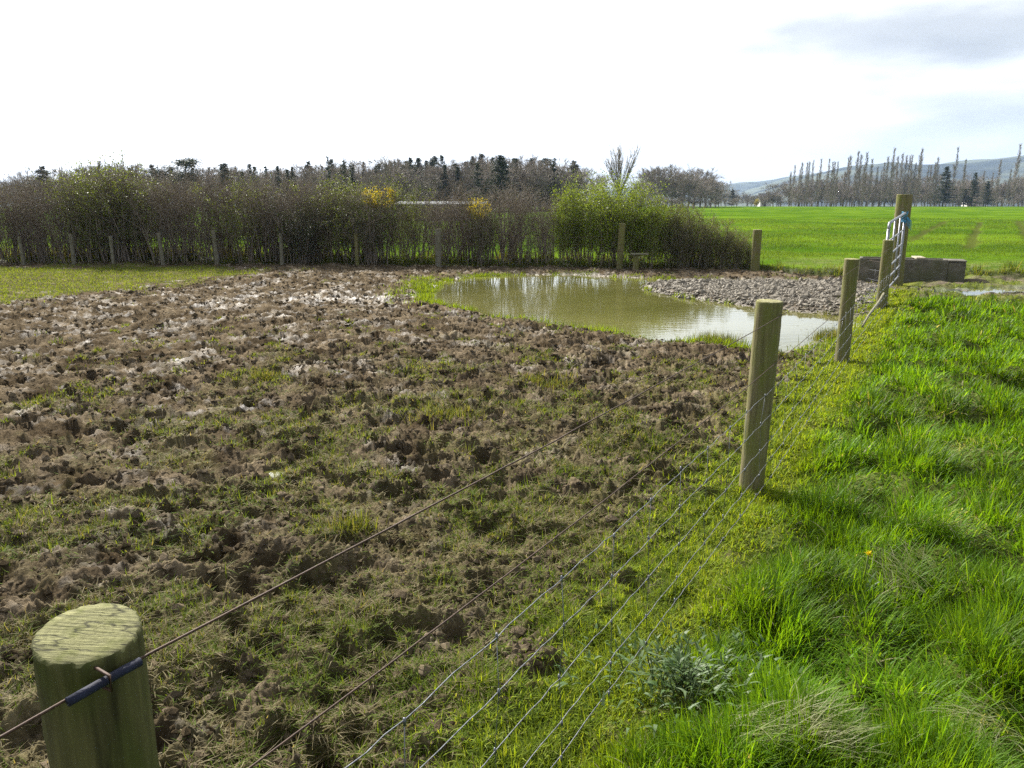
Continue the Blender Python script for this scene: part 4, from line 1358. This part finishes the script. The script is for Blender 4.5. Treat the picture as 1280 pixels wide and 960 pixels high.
g = np.random.default_rng(99)
K = dict(bare=make_shrubs('bare', 5, 100), leafing=make_shrubs('leafing', 3, 200), green=make_shrubs('green', 2, 300), gorse=make_shrubs('gorse', 2, 400), dark=make_shrubs('dark', 1, 500), clipped=make_shrubs('clipped', 3, 600))
HEDGE_TOP = ([-60, 0, 50, 100, 150, 200, 250, 300, 350, 400, 450, 500, 550, 600, 650, 700, 750, 790, 810, 840, 870, 900, 945], [238, 236, 232, 222, 214, 222, 226, 226, 230, 228, 228, 240, 238, 236, 238, 240, 232, 232, 248, 264, 274, 284, 298])


def shrub(kind, px, dy=0.0, wid=1.0, top=None, label=None, idx=None):
    yb = hedge_line(px) + .55 + dy
    p = at_y(px, np.interp(px, *HEDGE_TOP) + g.uniform(-11, 12) if top is None else top, yb)
    zb = float(ground_z(p[0], yb, False))
    pr = K[kind][g.integers(0, len(K[kind])) if idx is None else idx]
    LAB = {'bare': ('leafless brown twiggy shrub in the long back hedge', 'shrub'), 'leafing': ('shrub in the back hedge just breaking into pale green leaf', 'shrub'),
           'clipped': ('low trimmed shrub with small olive leaves at the hedge end', 'shrub')}
    lab, cat = (label, 'bush') if label else LAB[kind]
    return place(pr, (p[0], yb, zb), max(p[2] - zb, .5), wid, g.uniform(0, 6.28), lab, cat, {'bare': 'leafless shrubs of the back hedge', 'leafing': 'shrubs of the back hedge coming into leaf', 'clipped': 'trimmed shrubs at the hedge end'}.get(kind))


green_px = {105, 140, 165, 305, 410, 435, 505}
for px in np.arange(-75, 800, 25):
    px = px + g.uniform(-6, 6)
    near_g = min(abs(px - q) for q in green_px) < 12
    if 700 < px: continue
    shrub('leafing' if near_g else 'bare', px, g.uniform(-.15, .15), g.uniform(.9, 1.2))
for px in list(np.arange(-60, 395, 30)) + list(np.arange(400, 760, 46)):
    shrub('bare', px + g.uniform(-8, 8), .75 + g.uniform(-.1, .2), g.uniform(.9, 1.3))
for px in (110, 150, 415, 440):
    shrub('leafing', px, .4, 1.2)
shrub('gorse', 465, -.3, 1.15, 236, 'tall gorse bush with a cluster of yellow flowers near its top', 0)
shrub('gorse', 603, -.25, .85, 252, 'smaller gorse bush with yellow flowers midway along the hedge', 1)
shrub('dark', 372, -.35, 1.25, 262, 'rounded dark evergreen bush in the back hedge', 0)
shrub('green', 745, .15, 1.0, 228, 'big rounded bush in fresh green leaf behind the pond', 0)
shrub('green', 812, .1, 1.0, 252, 'lower green bush sloping down toward the trimmed hedge end', 0)
shrub('green', 785, .25, 1.0, 232, 'fresh green bush right of the largest round bush', 1)
shrub('green', 712, .2, .6, 240, 'narrow fresh green bush left of the largest round bush', 1)
for px in (845, 858, 872, 885, 900, 915, 929, 940):
    shrub('clipped', px, g.uniform(-.05, .1), g.uniform(.75, .95))
for px in (835, 862, 905):
    shrub('clipped', px, .6, 1.0)

# ------------------------------------------------------------------ trees far off


def poplar(seed):
    w = Wood(seed); g_ = w.g
    H = 17.0
    tr_ = w.limb((0, 0, -.3), (0, 0, 1), H, .12, .015, 10, .018, .01)
    for i in range(190):
        f = g_.uniform(.1, .98) ** .9
        p, d, r = w.along(tr_, f)
        L = (1 - f * .82) * g_.uniform(1.4, 3.2) + .25
        o2 = w.limb(p, w.side(np.array([0, 0, 1.]), g_.uniform(.35, .7)), L, .022, .014, 3, .09, .08)
        for j in range(9):
            q, d2, r2 = w.along(o2, g_.uniform(.15, 1))
            w.limb(q, w.side(d2, g_.uniform(.3, .7)), L * g_.uniform(.25, .5), .014, .011, 2, .14, .07)
    r_ = finish('poplar_tree', w, M['pale_bark'], M['far_twig'], .0225)
    proto_h[r_.name] = H
    return r_


def spreading(seed, H=12.0, name='bare_tree'):
    w = Wood(seed); g_ = w.g
    tr_ = w.limb((0, 0, -.3), (0, 0, 1), H * .32, .24, .16, 4, .05, .02)

    def rec(p, d, L, r, lev):
        o_ = w.limb(p, d, L, r, r * .6, 3, .12, .04)
        if lev == 0: return
        nn = 3 if lev > 1 else 6
        for _ in range(nn):
            q, dd, rr = w.along(o_, g_.uniform(.45, 1.0))
            rec(q, w.side(dd, g_.uniform(.3, .8)), L * g_.uniform(.58, .82), max(r * .58, .024), lev - 1)
    for i in range(9):
        q, dd, rr = w.along(tr_, g_.uniform(.25, 1.0))
        rec(q, w.side(np.array([0, 0, 1.]), g_.uniform(.25, 1.0)), H * g_.uniform(.2, .3), .1, 4)
    r_ = finish(name, w, M['far_twig'], M['far_twig'], .06, ncr=3)
    proto_h[r_.name] = float(np.quantile(np.array(w.s)[:, 5], .995))
    return r_


def upright_bare(seed):
    w = Wood(seed); g_ = w.g
    tr_ = w.limb((0, 0, -.3), (0, 0, 1), 3.2, .25, .2, 3, .03)
    for i in range(34):
        a = i * 2.4
        sp_ = g_.uniform(.1, .5)
        o_ = w.limb((0, 0, 2.5 + g_.random() * .7), (math.cos(a) * sp_, math.sin(a) * sp_, 1), g_.uniform(4.6, 7.4), .05, .02, 6, .06, .015)
        for j in range(16):
            q, dd, rr = w.along(o_, g_.uniform(.35, 1))
            o2 = w.limb(q, w.side(dd, g_.uniform(.25, .6)), g_.uniform(.6, 1.6), .02, .013, 3, .1, .05)
    r_ = finish('pollard_tree', w, M['bark'], M['twig'], .03)
    proto_h[r_.name] = float(np.quantile(np.array(w.s)[:, 5], .99))
    return r_


def conifer(seed, H=12.0, slim=1.0, dens=1.0):
    w = Wood(seed); g_ = w.g
    tr_ = w.limb((0, 0, -.3), (0, 0, 1), H, .18, .02, 8, .012)
    lm = MB(); P, D = [], []
    z_ = H * .12
    while z_ < H * .985:
        f = z_ / H
        Lb = (1 - f) ** .8 * H * .24 * slim * g_.uniform(.7, 1.15) + .12
        for b_ in range(g_.integers(3, 6)):
            if g_.random() > dens: continue
            a = g_.uniform(0, 6.28)
            d = np.array([math.cos(a), math.sin(a), .3 - .45 * (1 - f)])
            L = Lb * g_.uniform(.6, 1.15)
            o_ = w.limb((0, 0, z_ + g_.normal() * .1), d, L, .03, .01, 3, .08, .05)
            m = int(46 * L) + 14
            t = g_.random(m)
            for tt in t:
                q, dd, rr = w.along(o_, max(.15, tt))
                P.append(q + g_.normal(size=3) * np.array([.1, .1, .05])); D.append(w.side(dd, .9) + np.array([0, 0, -.35]))
        z_ += H * .026 * g_.uniform(.7, 1.3)
    P = np.array(P); D = np.array(D)
    cards(lm, P, g_.uniform(.14, .3, len(P)), .4, g_, pcol(g_, [(.02, .032, .014), (.035, .05, .02), (.05, .062, .028)], len(P)), dirs=D)
    r_ = finish('conifer_tree', w, M['bark'], M['twig'], .031, M['needle'], lm)
    proto_h[r_.name] = H
    return r_


def scots_pine(seed):
    w = Wood(seed); g_ = w.g
    H = 12.
    tr_ = w.limb((0, 0, -.3), (0, 0, 1), H * .92, .2, .07, 7, .03, .02)
    lm = MB(); P = []
    for i in range(16):
        q, dd, rr = w.along(tr_, g_.uniform(.55, 1))
        o_ = w.limb(q, w.side(np.array([0, 0, 1.]), g_.uniform(.6, 1.4)), g_.uniform(.5, 1.9), .06, .02, 4, .15, .08)
        c = o_[-1][0]
        P.append(c + g_.normal(size=(230, 3)) * np.array([.42, .42, .36]))
    P = np.concatenate(P)
    cards(lm, P, g_.uniform(.18, .36, len(P)), .4, g_, pcol(g_, [(.022, .034, .018), (.04, .055, .026)], len(P)))
    r_ = finish('pine_tree', w, M['bark'], M['twig'], .061, M['needle'], lm)
    proto_h[r_.name] = H
    return r_


def leafy_far(seed, pal, name):
    w = Wood(seed); g_ = w.g
    for i in range(7):
        a = i * .9
        o_ = w.limb((0, 0, 0), (math.cos(a) * .4, math.sin(a) * .4, 1), 3.2, .05, .015, 4, .12)
        for j in range(10):
            q, dd, rr = w.along(o_, g_.uniform(.3, 1)); w.limb(q, w.side(dd, .7), .9, .02, .01, 3, .2)
    lm = MB(); k = 1600
    cards(lm, seg_points(w, k, .4, 5, .22, 1), g_.uniform(.15, .3, k), .6, g_, pcol(g_, pal, k))
    r_ = finish(name, w, M['bark'], M['twig'], .04, M['leaf'], lm)
    proto_h[r_.name] = 3.6
    return r_


POP = [poplar(700 + i) for i in range(4)]
BARE = [spreading(720 + i) for i in range(4)]
CON = [conifer(740, 12, 1.0), conifer(741, 12, .8, .85), conifer(742, 12, 1.25), conifer(743, 12, .65, .7)]
PINE = [scots_pine(760), scots_pine(761)]
POLL = upright_bare(770)


def tree(proto, px, top, y, wid, label, group=None, cat='tree'):
    p = at_y(px, top, y)
    zb = float(ground_z(p[0], y, False)) - .1
    return place(proto, (p[0], y, zb), p[2] - zb, wid, g.uniform(0, 6.28), label, cat, group)


# wood behind the hedge
for px in np.arange(-110, 725, 7.5):
    top = np.interp(px, [-100, 0, 60, 130, 250, 330, 420, 520, 600, 680, 730], [230, 224, 214, 206, 208, 206, 203, 199, 198, 200, 206]) + g.uniform(-4, 10)
    tree(BARE[g.integers(0, 4)], px + g.uniform(-6, 6), top, g.uniform(125, 165), g.uniform(.95, 1.35), 'leafless brown tree in the wood behind the hedge', 'leafless trees of the wood')
con_named = {52: ('broad dark spruce at the left end of the wood', 2, 207, 2.0), 124: ('spruce with a pale bare tip above the leafy green shrubs', 3, 200, 1.1), 318: ('pair-topped dark spruce above the bare middle of the hedge', 1, 207, 1.3),
             365: ('short dark spruce just above the dark evergreen bush', 0, 208, .9), 409: ('slim spruce with a bare leader rising above the taller gorse', 3, 194, .8)}
for px, (lab, k, top, wd) in con_named.items():
    tree(CON[k], px, top, 118, wd, lab, None)
for px, top, k in ((441, 204, 3), (470, 208, 1), (488, 203, 0), (505, 206, 1), (523, 197, 0), (540, 196, 3), (556, 205, 1), (572, 208, 0), (590, 200, 1), (602, 192, 0), (616, 203, 1), (630, 200, 0), (645, 197, 1), (660, 205, 0), (676, 199, 1), (690, 208, 0)):
    tree(CON[k], px, top, g.uniform(130, 150), g.uniform(1.1, 1.7), 'dark spruce in the close row above the hedge middle', 'spruces in the close row of the wood')
for k_ in range(46):
    px = float(np.interp(k_, [0, 14, 45], [170, 400, 722])) + g.uniform(-9, 9)
    tree(CON[g.integers(0, 4)], px, float(np.interp(px, [170, 300, 400, 520, 620, 722], [209, 206, 203, 197, 196, 203])) + g.uniform(-5, 8), g.uniform(120, 160), g.uniform(1.0, 1.9), 'dark conifer mixed among the leafless trees of the wood', 'conifers mixed through the wood')
tree(PINE[0], 228, 198, 115, 2.1, 'tall pine with a rounded clump for a crown')
tree(PINE[1], 203, 211, 118, 2.6, 'lower flat topped pine left of the tall round crowned pine')
tree(POLL, 776, 180, 90, 1.0, 'tall leafless tree with upright spreading branches above the green bush')
# round wood beyond the crop
for px, top in ((806, 226), (815, 218), (822, 224), (848, 214), (852, 224), (877, 220), (890, 222), (900, 232), (868, 228), (752, 218), (722, 214), (700, 210), (812, 212), (826, 208), (842, 206), (856, 208), (870, 210), (884, 213), (835, 216), (862, 216), (896, 226)):
    tree(BARE[g.integers(0, 4)], px, top, g.uniform(205, 240), g.uniform(1.1, 1.4), 'round leafless tree in the grey copse beyond the crop field', 'leafless trees of the grey copse')
for px in np.arange(690, 1330, 8):
    tree(BARE[g.integers(0, 4)], px + g.uniform(-4, 4), g.uniform(240, 250), g.uniform(196, 204) if px < 890 else g.uniform(262, 285), 1.5, 'low leafless scrub tree at the foot of the far trees', 'low scrub under the far trees')
for px, top in ((908, 238), (922, 237), (936, 240), (955, 243), (968, 236), (978, 228)):
    tree(BARE[g.integers(0, 4)], px, top, g.uniform(270, 300), 1.3, 'small leafless tree in the gap between copse and poplars', 'leafless trees in the gap')
tree(CON[2], 916, 236, 285, 1.6, 'small dark conifer in the gap right of the grey copse')
YB = leafy_far(790, [(.3, .26, .05), (.36, .3, .06), (.24, .22, .05)], 'willow_bush')
tree(YB, 946, 249, 262, 1.0, 'small yellowish bush at the far field edge', None, 'bush')
# poplar row
for px in np.concatenate([np.arange(990, 1172, 4.6), np.arange(1176, 1330, 11.)]):
    top = np.interp(px, [985, 1000, 1030, 1060, 1100, 1150, 1175, 1200, 1300], [226, 203, 203, 196, 192, 189, 200, 204, 200]) + g.uniform(-6, 22)
    if abs(px - 1198) < 6: top = 184
    if abs(px - 1270) < 6: top = 180
    tree(POP[g.integers(0, 4)], px + g.uniform(-2, 2), top, g.uniform(246, 275), g.uniform(.75, 1.05), 'slender leafless poplar in the row beyond the crop', 'poplars beyond the crop field')
for px in np.arange(985, 1330, 5.5):
    tree(BARE[g.integers(0, 4)], px + g.uniform(-4, 4), 228 + g.uniform(-12, 10), g.uniform(280, 300), 1.1, 'low leafless tree showing between the poplar trunks', 'leafless trees behind the poplars')
for px, top, k, wd, lab in ((1184, 208, 0, 1.5, 'tall feathery conifer among the thinner poplars'), (1207, 236, 2, 2.2, 'low dark conifer right of the feathery conifer'), (1236, 226, 2, 1.3, 'column shaped black green conifer near the right edge'), (1220, 215, 1, 1.3, 'brownish conifer left of the black green column')):
    tree(CON[k], px, top, 252, wd, lab)

# kinds that were grown but never planted are taken away again
for o in [o for o in C.objects if o.name in proto_h and o.name not in USED]:
    for c in list(o.children_recursive) + [o]:
        bpy.data.objects.remove(c)

# ------------------------------------------------------------------ buildings glimpsed beyond the hedge
p = at_y(552, 256, 70)
sh = empty('long_shed', (p[0], 70, float(ground_z(p[0], 70, False)) - .1))
tag(sh, 'long low shed with a pale tin roof half hidden behind the hedge', 'shed')
mb = MB(); box(mb, (0, 0, .68), (7.6, 3.0, 1.5), bev=.01); mb.build('wall', M['boards'], sh, smooth=False, color=False)
mb = MB()
zt = 1.45
V = np.array([(-4, -1.8, zt), (4, -1.8, zt), (4, 1.8, zt + .24), (-4, 1.8, zt + .24)]); V2 = V + np.array([0, 0, .08])
mb.add(np.concatenate([V, V2]), [(3, 2, 1, 0), (4, 5, 6, 7), (0, 1, 5, 4), (1, 2, 6, 5), (2, 3, 7, 6), (3, 0, 4, 7)])
mb.build('roof', M['tin'], sh, smooth=False, color=False)
mb = MB(); box(mb, (1.5, -1.51, .6), (1.2, .05, 1.2), bev=.005); mb.build('door', M['slate'], sh, smooth=False, color=False)

for px, yy, lab, ww in ((1216, 320, 'white farmhouse glimpsed between the far conifers', 6.0), (954, 330, 'tiny white cottage at the far field edge', 4.0)):
    p = at_y(px, 252, yy)
    hs = empty('farmhouse', (p[0], yy, float(ground_z(p[0], yy, False)) - .2)); tag(hs, lab, 'house')
    mb = MB(); box(mb, (0, 0, 1.9), (ww, 5, 3.8), bev=.01); mb.build('wall', M['render'], hs, smooth=False, color=False)
    mb = MB(); x_ = ww / 2 + .2
    V = np.array([(-x_, -2.8, 3.7), (x_, -2.8, 3.7), (x_, 2.8, 3.7), (-x_, 2.8, 3.7), (-x_, 0, 5.6), (x_, 0, 5.6)])
    mb.add(V, [(0, 1, 5, 4), (2, 3, 4, 5), (3, 2, 1, 0)], [(1, 2, 5), (3, 0, 4)]); rf = mb.build('roof', M['slate'], hs, smooth=False, color=False)
    mb = MB(); box(mb, (ww / 2 - .5, 0, 5.7), (.6, .6, 1.2), bev=.02); mb.build('chimney', M['render'], rf, smooth=False, color=False)
    for q in (-.28, .28):
        mb = MB(); box(mb, (q * ww, -2.52, 2.4), (.9, .06, 1.2), bev=.01); mb.build('window', M['slate'], hs, smooth=False, color=False)
    mb = MB(); box(mb, (0, -2.52, 1.2), (.95, .06, 2.0), bev=.01); mb.build('door', M['boards'], hs, smooth=False, color=False)

# ------------------------------------------------------------------ hills
nh1, nh2 = Noise(40, 3000, 512, 40, 900, 1.6), Noise(41, 3000, 512, 120, 1500, 1.5)


def hill_mat():
    m, nt, out = new_mat('hill_cover')
    g_ = N(nt, 'ShaderNodeNewGeometry')
    v = N(nt, 'ShaderNodeTexVoronoi'); v.inputs['Scale'].default_value = .0055
    nt.links.new(g_.outputs['Position'], v.inputs['Vector'])
    n1 = N(nt, 'ShaderNodeTexNoise'); n1.inputs['Scale'].default_value = .02; n1.inputs['Detail'].default_value = 8
    nt.links.new(g_.outputs['Position'], n1.inputs['Vector'])
    sx = N(nt, 'ShaderNodeSeparateColor'); nt.links.new(v.outputs['Color'], sx.inputs[0])
    mm = N(nt, 'ShaderNodeMath', operation='MULTIPLY_ADD'); mm.inputs[1].default_value = .55
    nt.links.new(sx.outputs[0], mm.inputs[0]); nt.links.new(n1.outputs[0], mm.inputs[2])
    cr = N(nt, 'ShaderNodeValToRGB')
    cr.color_ramp.elements[0].position = .45; cr.color_ramp.elements[0].color = (.018, .026, .028, 1)
    cr.color_ramp.elements[1].position = .95; cr.color_ramp.elements[1].color = (.1, .115, .085, 1)
    e = cr.color_ramp.elements.new(.7); e.color = (.04, .05, .045, 1)
    nt.links.new(mm.outputs[0], cr.inputs[0])
    b = N(nt, 'ShaderNodeBsdfPrincipled'); b.inputs['Roughness'].default_value = .95
    b.inputs['Specular IOR Level'].default_value = .1
    nt.links.new(cr.outputs[0], b.inputs['Base Color']); nt.links.new(b.outputs[0], out.inputs[0])
    return m


M['hill'] = hill_mat()


def hills(name, yc, prof_px, prof_py, depth, seed):
    xs = np.linspace(-2600, 3200, 240) * (yc / 2600.); ys = np.linspace(yc - depth, yc + depth * 1.6, 60)
    xx, yy = np.meshgrid(xs, ys)
    pxx = np.array(prof_px, float)
    hx_ = [(px - 640) / FPX * yc / (cp + (480 - py) / FPX * sp) for px, py in zip(prof_px, prof_py)]
    hz_ = [at_y(px, py, yc)[2] for px, py in zip(prof_px, prof_py)]
    top = np.interp(xx, hx_, hz_)
    t = np.where(yy < yc, np.clip((yc - yy) / depth, 0, 1), np.clip((yy - yc) / (depth * 1.6), 0, 1))
    fall = .5 + .5 * np.cos(PI * t)
    zz = top * fall + (nh2(xx, yy + seed) * 7 + nh1(xx + seed, yy) * 3.5) * fall * (t > .06) - 6 * t
    q = np.arange(xx.size).reshape(xx.shape)
    Q = np.stack([q[:-1, :-1], q[:-1, 1:], q[1:, 1:], q[1:, :-1]], -1).reshape(-1, 4)
    o_ = link(bpy.data.objects.new(name, make_mesh(name, np.stack([xx, yy, zz], -1).reshape(-1, 3), Q, np.zeros((0, 3), np.int64), M['hill'])))
    return tag(o_, kind='structure')


hills('near_hill', 1900, [600, 880, 940, 985, 1010, 1040, 1075, 1110, 1160, 1200, 1240, 1280, 1400, 1700], [256, 252, 244, 232, 222, 215, 210, 207, 206, 205, 201, 197, 192, 210], 900, 0)
hills('far_hill', 3000, [0, 300, 600, 860, 900, 940, 985, 1040, 1100, 1400], [250, 246, 246, 236, 232, 228, 222, 220, 224, 230], 700, 500)

# ------------------------------------------------------------------ haze
HAZE = 0.00015
if HAZE:
    mb = MB()
    V = np.array([(sx_, sy_, sz_) for sz_ in (-20, 330) for sx_, sy_ in ((-5200, -4800), (5200, -4800), (5200, 5200), (-5200, 5200))], float)
    mb.add(V, [(3, 2, 1, 0), (4, 5, 6, 7), (0, 1, 5, 4), (1, 2, 6, 5), (2, 3, 7, 6), (3, 0, 4, 7)])
    m, nt, out = new_mat('air_haze')
    pv = N(nt, 'ShaderNodeVolumePrincipled')
    pv.inputs['Color'].default_value = (.5, .68, 1, 1); pv.inputs['Density'].default_value = HAZE
    pv.inputs['Anisotropy'].default_value = 0
    nt.links.new(pv.outputs[0], out.inputs['Volume'])
    tag(mb.build('haze', m, smooth=False, color=False), kind='stuff', label='thin bluish haze over the distant hills', cat='haze')

# ------------------------------------------------------------------ sky and sun
w = bpy.data.worlds.new('World'); bpy.context.scene.world = w
w.use_nodes = True
nt = w.node_tree; nt.nodes.clear()
out = nt.nodes.new('ShaderNodeOutputWorld')
bg = nt.nodes.new('ShaderNodeBackground'); bg.inputs[1].default_value = .078
sky = nt.nodes.new('ShaderNodeTexSky'); sky.sky_type = 'NISHITA'; sky.sun_disc = False
sky.sun_elevation = SUN_EL; sky.sun_rotation = SUN_AZ; sky.dust_density = 2.5; sky.air_density = 1.0; sky.ozone_density = 1.0
tc = nt.nodes.new('ShaderNodeTexCoord')
mp = nt.nodes.new('ShaderNodeMapping'); mp.inputs['Scale'].default_value = (1.0, 1.0, 3.6); mp.inputs['Location'].default_value = (.35, .1, .25)
nt.links.new(tc.outputs['Generated'], mp.inputs[0])
no = nt.nodes.new('ShaderNodeTexNoise'); no.inputs['Scale'].default_value = 2.3; no.inputs['Detail'].default_value = 7; no.inputs['Roughness'].default_value = .52; no.inputs['Distortion'].default_value = .25
nt.links.new(mp.outputs[0], no.inputs['Vector'])
bw = nt.nodes.new('ShaderNodeRGBToBW'); nt.links.new(sky.outputs[0], bw.inputs[0])
# cloud brightness follows the sky brightness; thick parts go grey
cr = nt.nodes.new('ShaderNodeValToRGB')
cr.color_ramp.elements[0].position = .36; cr.color_ramp.elements[0].color = (1.75, 1.75, 1.75, 1)
cr.color_ramp.elements[1].position = .68; cr.color_ramp.elements[1].color = (.92, .94, .98, 1)
e = cr.color_ramp.elements.new(.52); e.color = (1.5, 1.52, 1.55, 1)
nt.links.new(no.outputs[0], cr.inputs[0])
ml = nt.nodes.new('ShaderNodeVectorMath'); ml.operation = 'SCALE'
lift = nt.nodes.new('ShaderNodeMath'); lift.operation = 'ADD'; lift.inputs[1].default_value = 1.0
nt.links.new(bw.outputs[0], lift.inputs[0])
# two grey cloud banks at the upper right
dark = None
for (px_, py_, sx__, sz__, am) in ((1170, 42, .24, .038, .44), (1280, 150, .16, .035, .25), (1030, 180, .2, .025, .15)):
    dv = ray(px_, py_); dv = dv / np.linalg.norm(dv)
    sb = nt.nodes.new('ShaderNodeVectorMath'); sb.operation = 'SUBTRACT'; sb.inputs[1].default_value = tuple(dv)
    nt.links.new(tc.outputs['Generated'], sb.inputs[0])
    dvn = nt.nodes.new('ShaderNodeVectorMath'); dvn.operation = 'DIVIDE'; dvn.inputs[1].default_value = (sx__, sx__, sz__)
    nt.links.new(sb.outputs[0], dvn.inputs[0])
    ln = nt.nodes.new('ShaderNodeVectorMath'); ln.operation = 'LENGTH'; nt.links.new(dvn.outputs[0], ln.inputs[0])
    wn = nt.nodes.new('ShaderNodeTexNoise'); wn.inputs['Scale'].default_value = 7; wn.inputs['Detail'].default_value = 6
    nt.links.new(mp.outputs[0], wn.inputs['Vector'])
    wa = nt.nodes.new('ShaderNodeMath'); wa.operation = 'MULTIPLY_ADD'; wa.inputs[1].default_value = 2.4
    nt.links.new(wn.outputs[0], wa.inputs[0]); nt.links.new(ln.outputs['Value'], wa.inputs[2])
    mr = nt.nodes.new('ShaderNodeMapRange'); mr.interpolation_type = 'SMOOTHSTEP'
    mr.inputs[1].default_value = 1.4; mr.inputs[2].default_value = 2.6; mr.inputs[3].default_value = 1 - am; mr.inputs[4].default_value = 1
    nt.links.new(wa.outputs[0], mr.inputs[0])
    m3 = nt.nodes.new('ShaderNodeMath'); m3.operation = 'MULTIPLY'
    nt.links.new((dark or lift).outputs[0], m3.inputs[0]); nt.links.new(mr.outputs[0], m3.inputs[1])
    dark = m3
nt.links.new(cr.outputs[0], ml.inputs[0]); nt.links.new(dark.outputs[0], ml.inputs['Scale'])
mx = nt.nodes.new('ShaderNodeMix'); mx.data_type = 'RGBA'; mx.inputs[0].default_value = .88
nt.links.new(sky.outputs[0], mx.inputs[6]); nt.links.new(ml.outputs[0], mx.inputs[7])
nt.links.new(mx.outputs[2], bg.inputs[0]); nt.links.new(bg.outputs[0], out.inputs[0])

sl = bpy.data.lights.new('sun', 'SUN'); sl.energy = 5.0; sl.angle = R(.55); sl.color = (1, .95, .86)
so = link(bpy.data.objects.new('sun', sl))
sv = Vector((math.sin(SUN_AZ) * math.cos(SUN_EL), math.cos(SUN_AZ) * math.cos(SUN_EL), math.sin(SUN_EL)))
so.rotation_euler = (-sv).to_track_quat('-Z', 'Y').to_euler()
so.location = sv * 60

# ------------------------------------------------------------------ camera and render
cam = bpy.data.cameras.new('camera'); co = link(bpy.data.objects.new('camera', cam))
cam.sensor_width = 36; cam.lens = FPX / 1280 * 36; cam.clip_end = 20000; cam.clip_start = .05
co.location = (0, 0, CAM_H); co.rotation_euler = (R(90) - PITCH, 0, 0)
sc = bpy.context.scene
sc.camera = co
sc.render.engine = 'CYCLES'
sc.view_settings.view_transform = 'Standard'; sc.view_settings.look = 'None'; sc.view_settings.gamma = 1
sc.view_settings.use_curve_mapping = False
sc.view_settings.exposure = 1.08
sc.cycles.use_denoising = False
sc.cycles.sample_clamp_indirect = 6
sc.cycles.max_bounces = 6; sc.cycles.diffuse_bounces = 3; sc.cycles.glossy_bounces = 3; sc.cycles.transmission_bounces = 4; sc.cycles.volume_bounces = 1
sc.cycles.use_adaptive_sampling = False
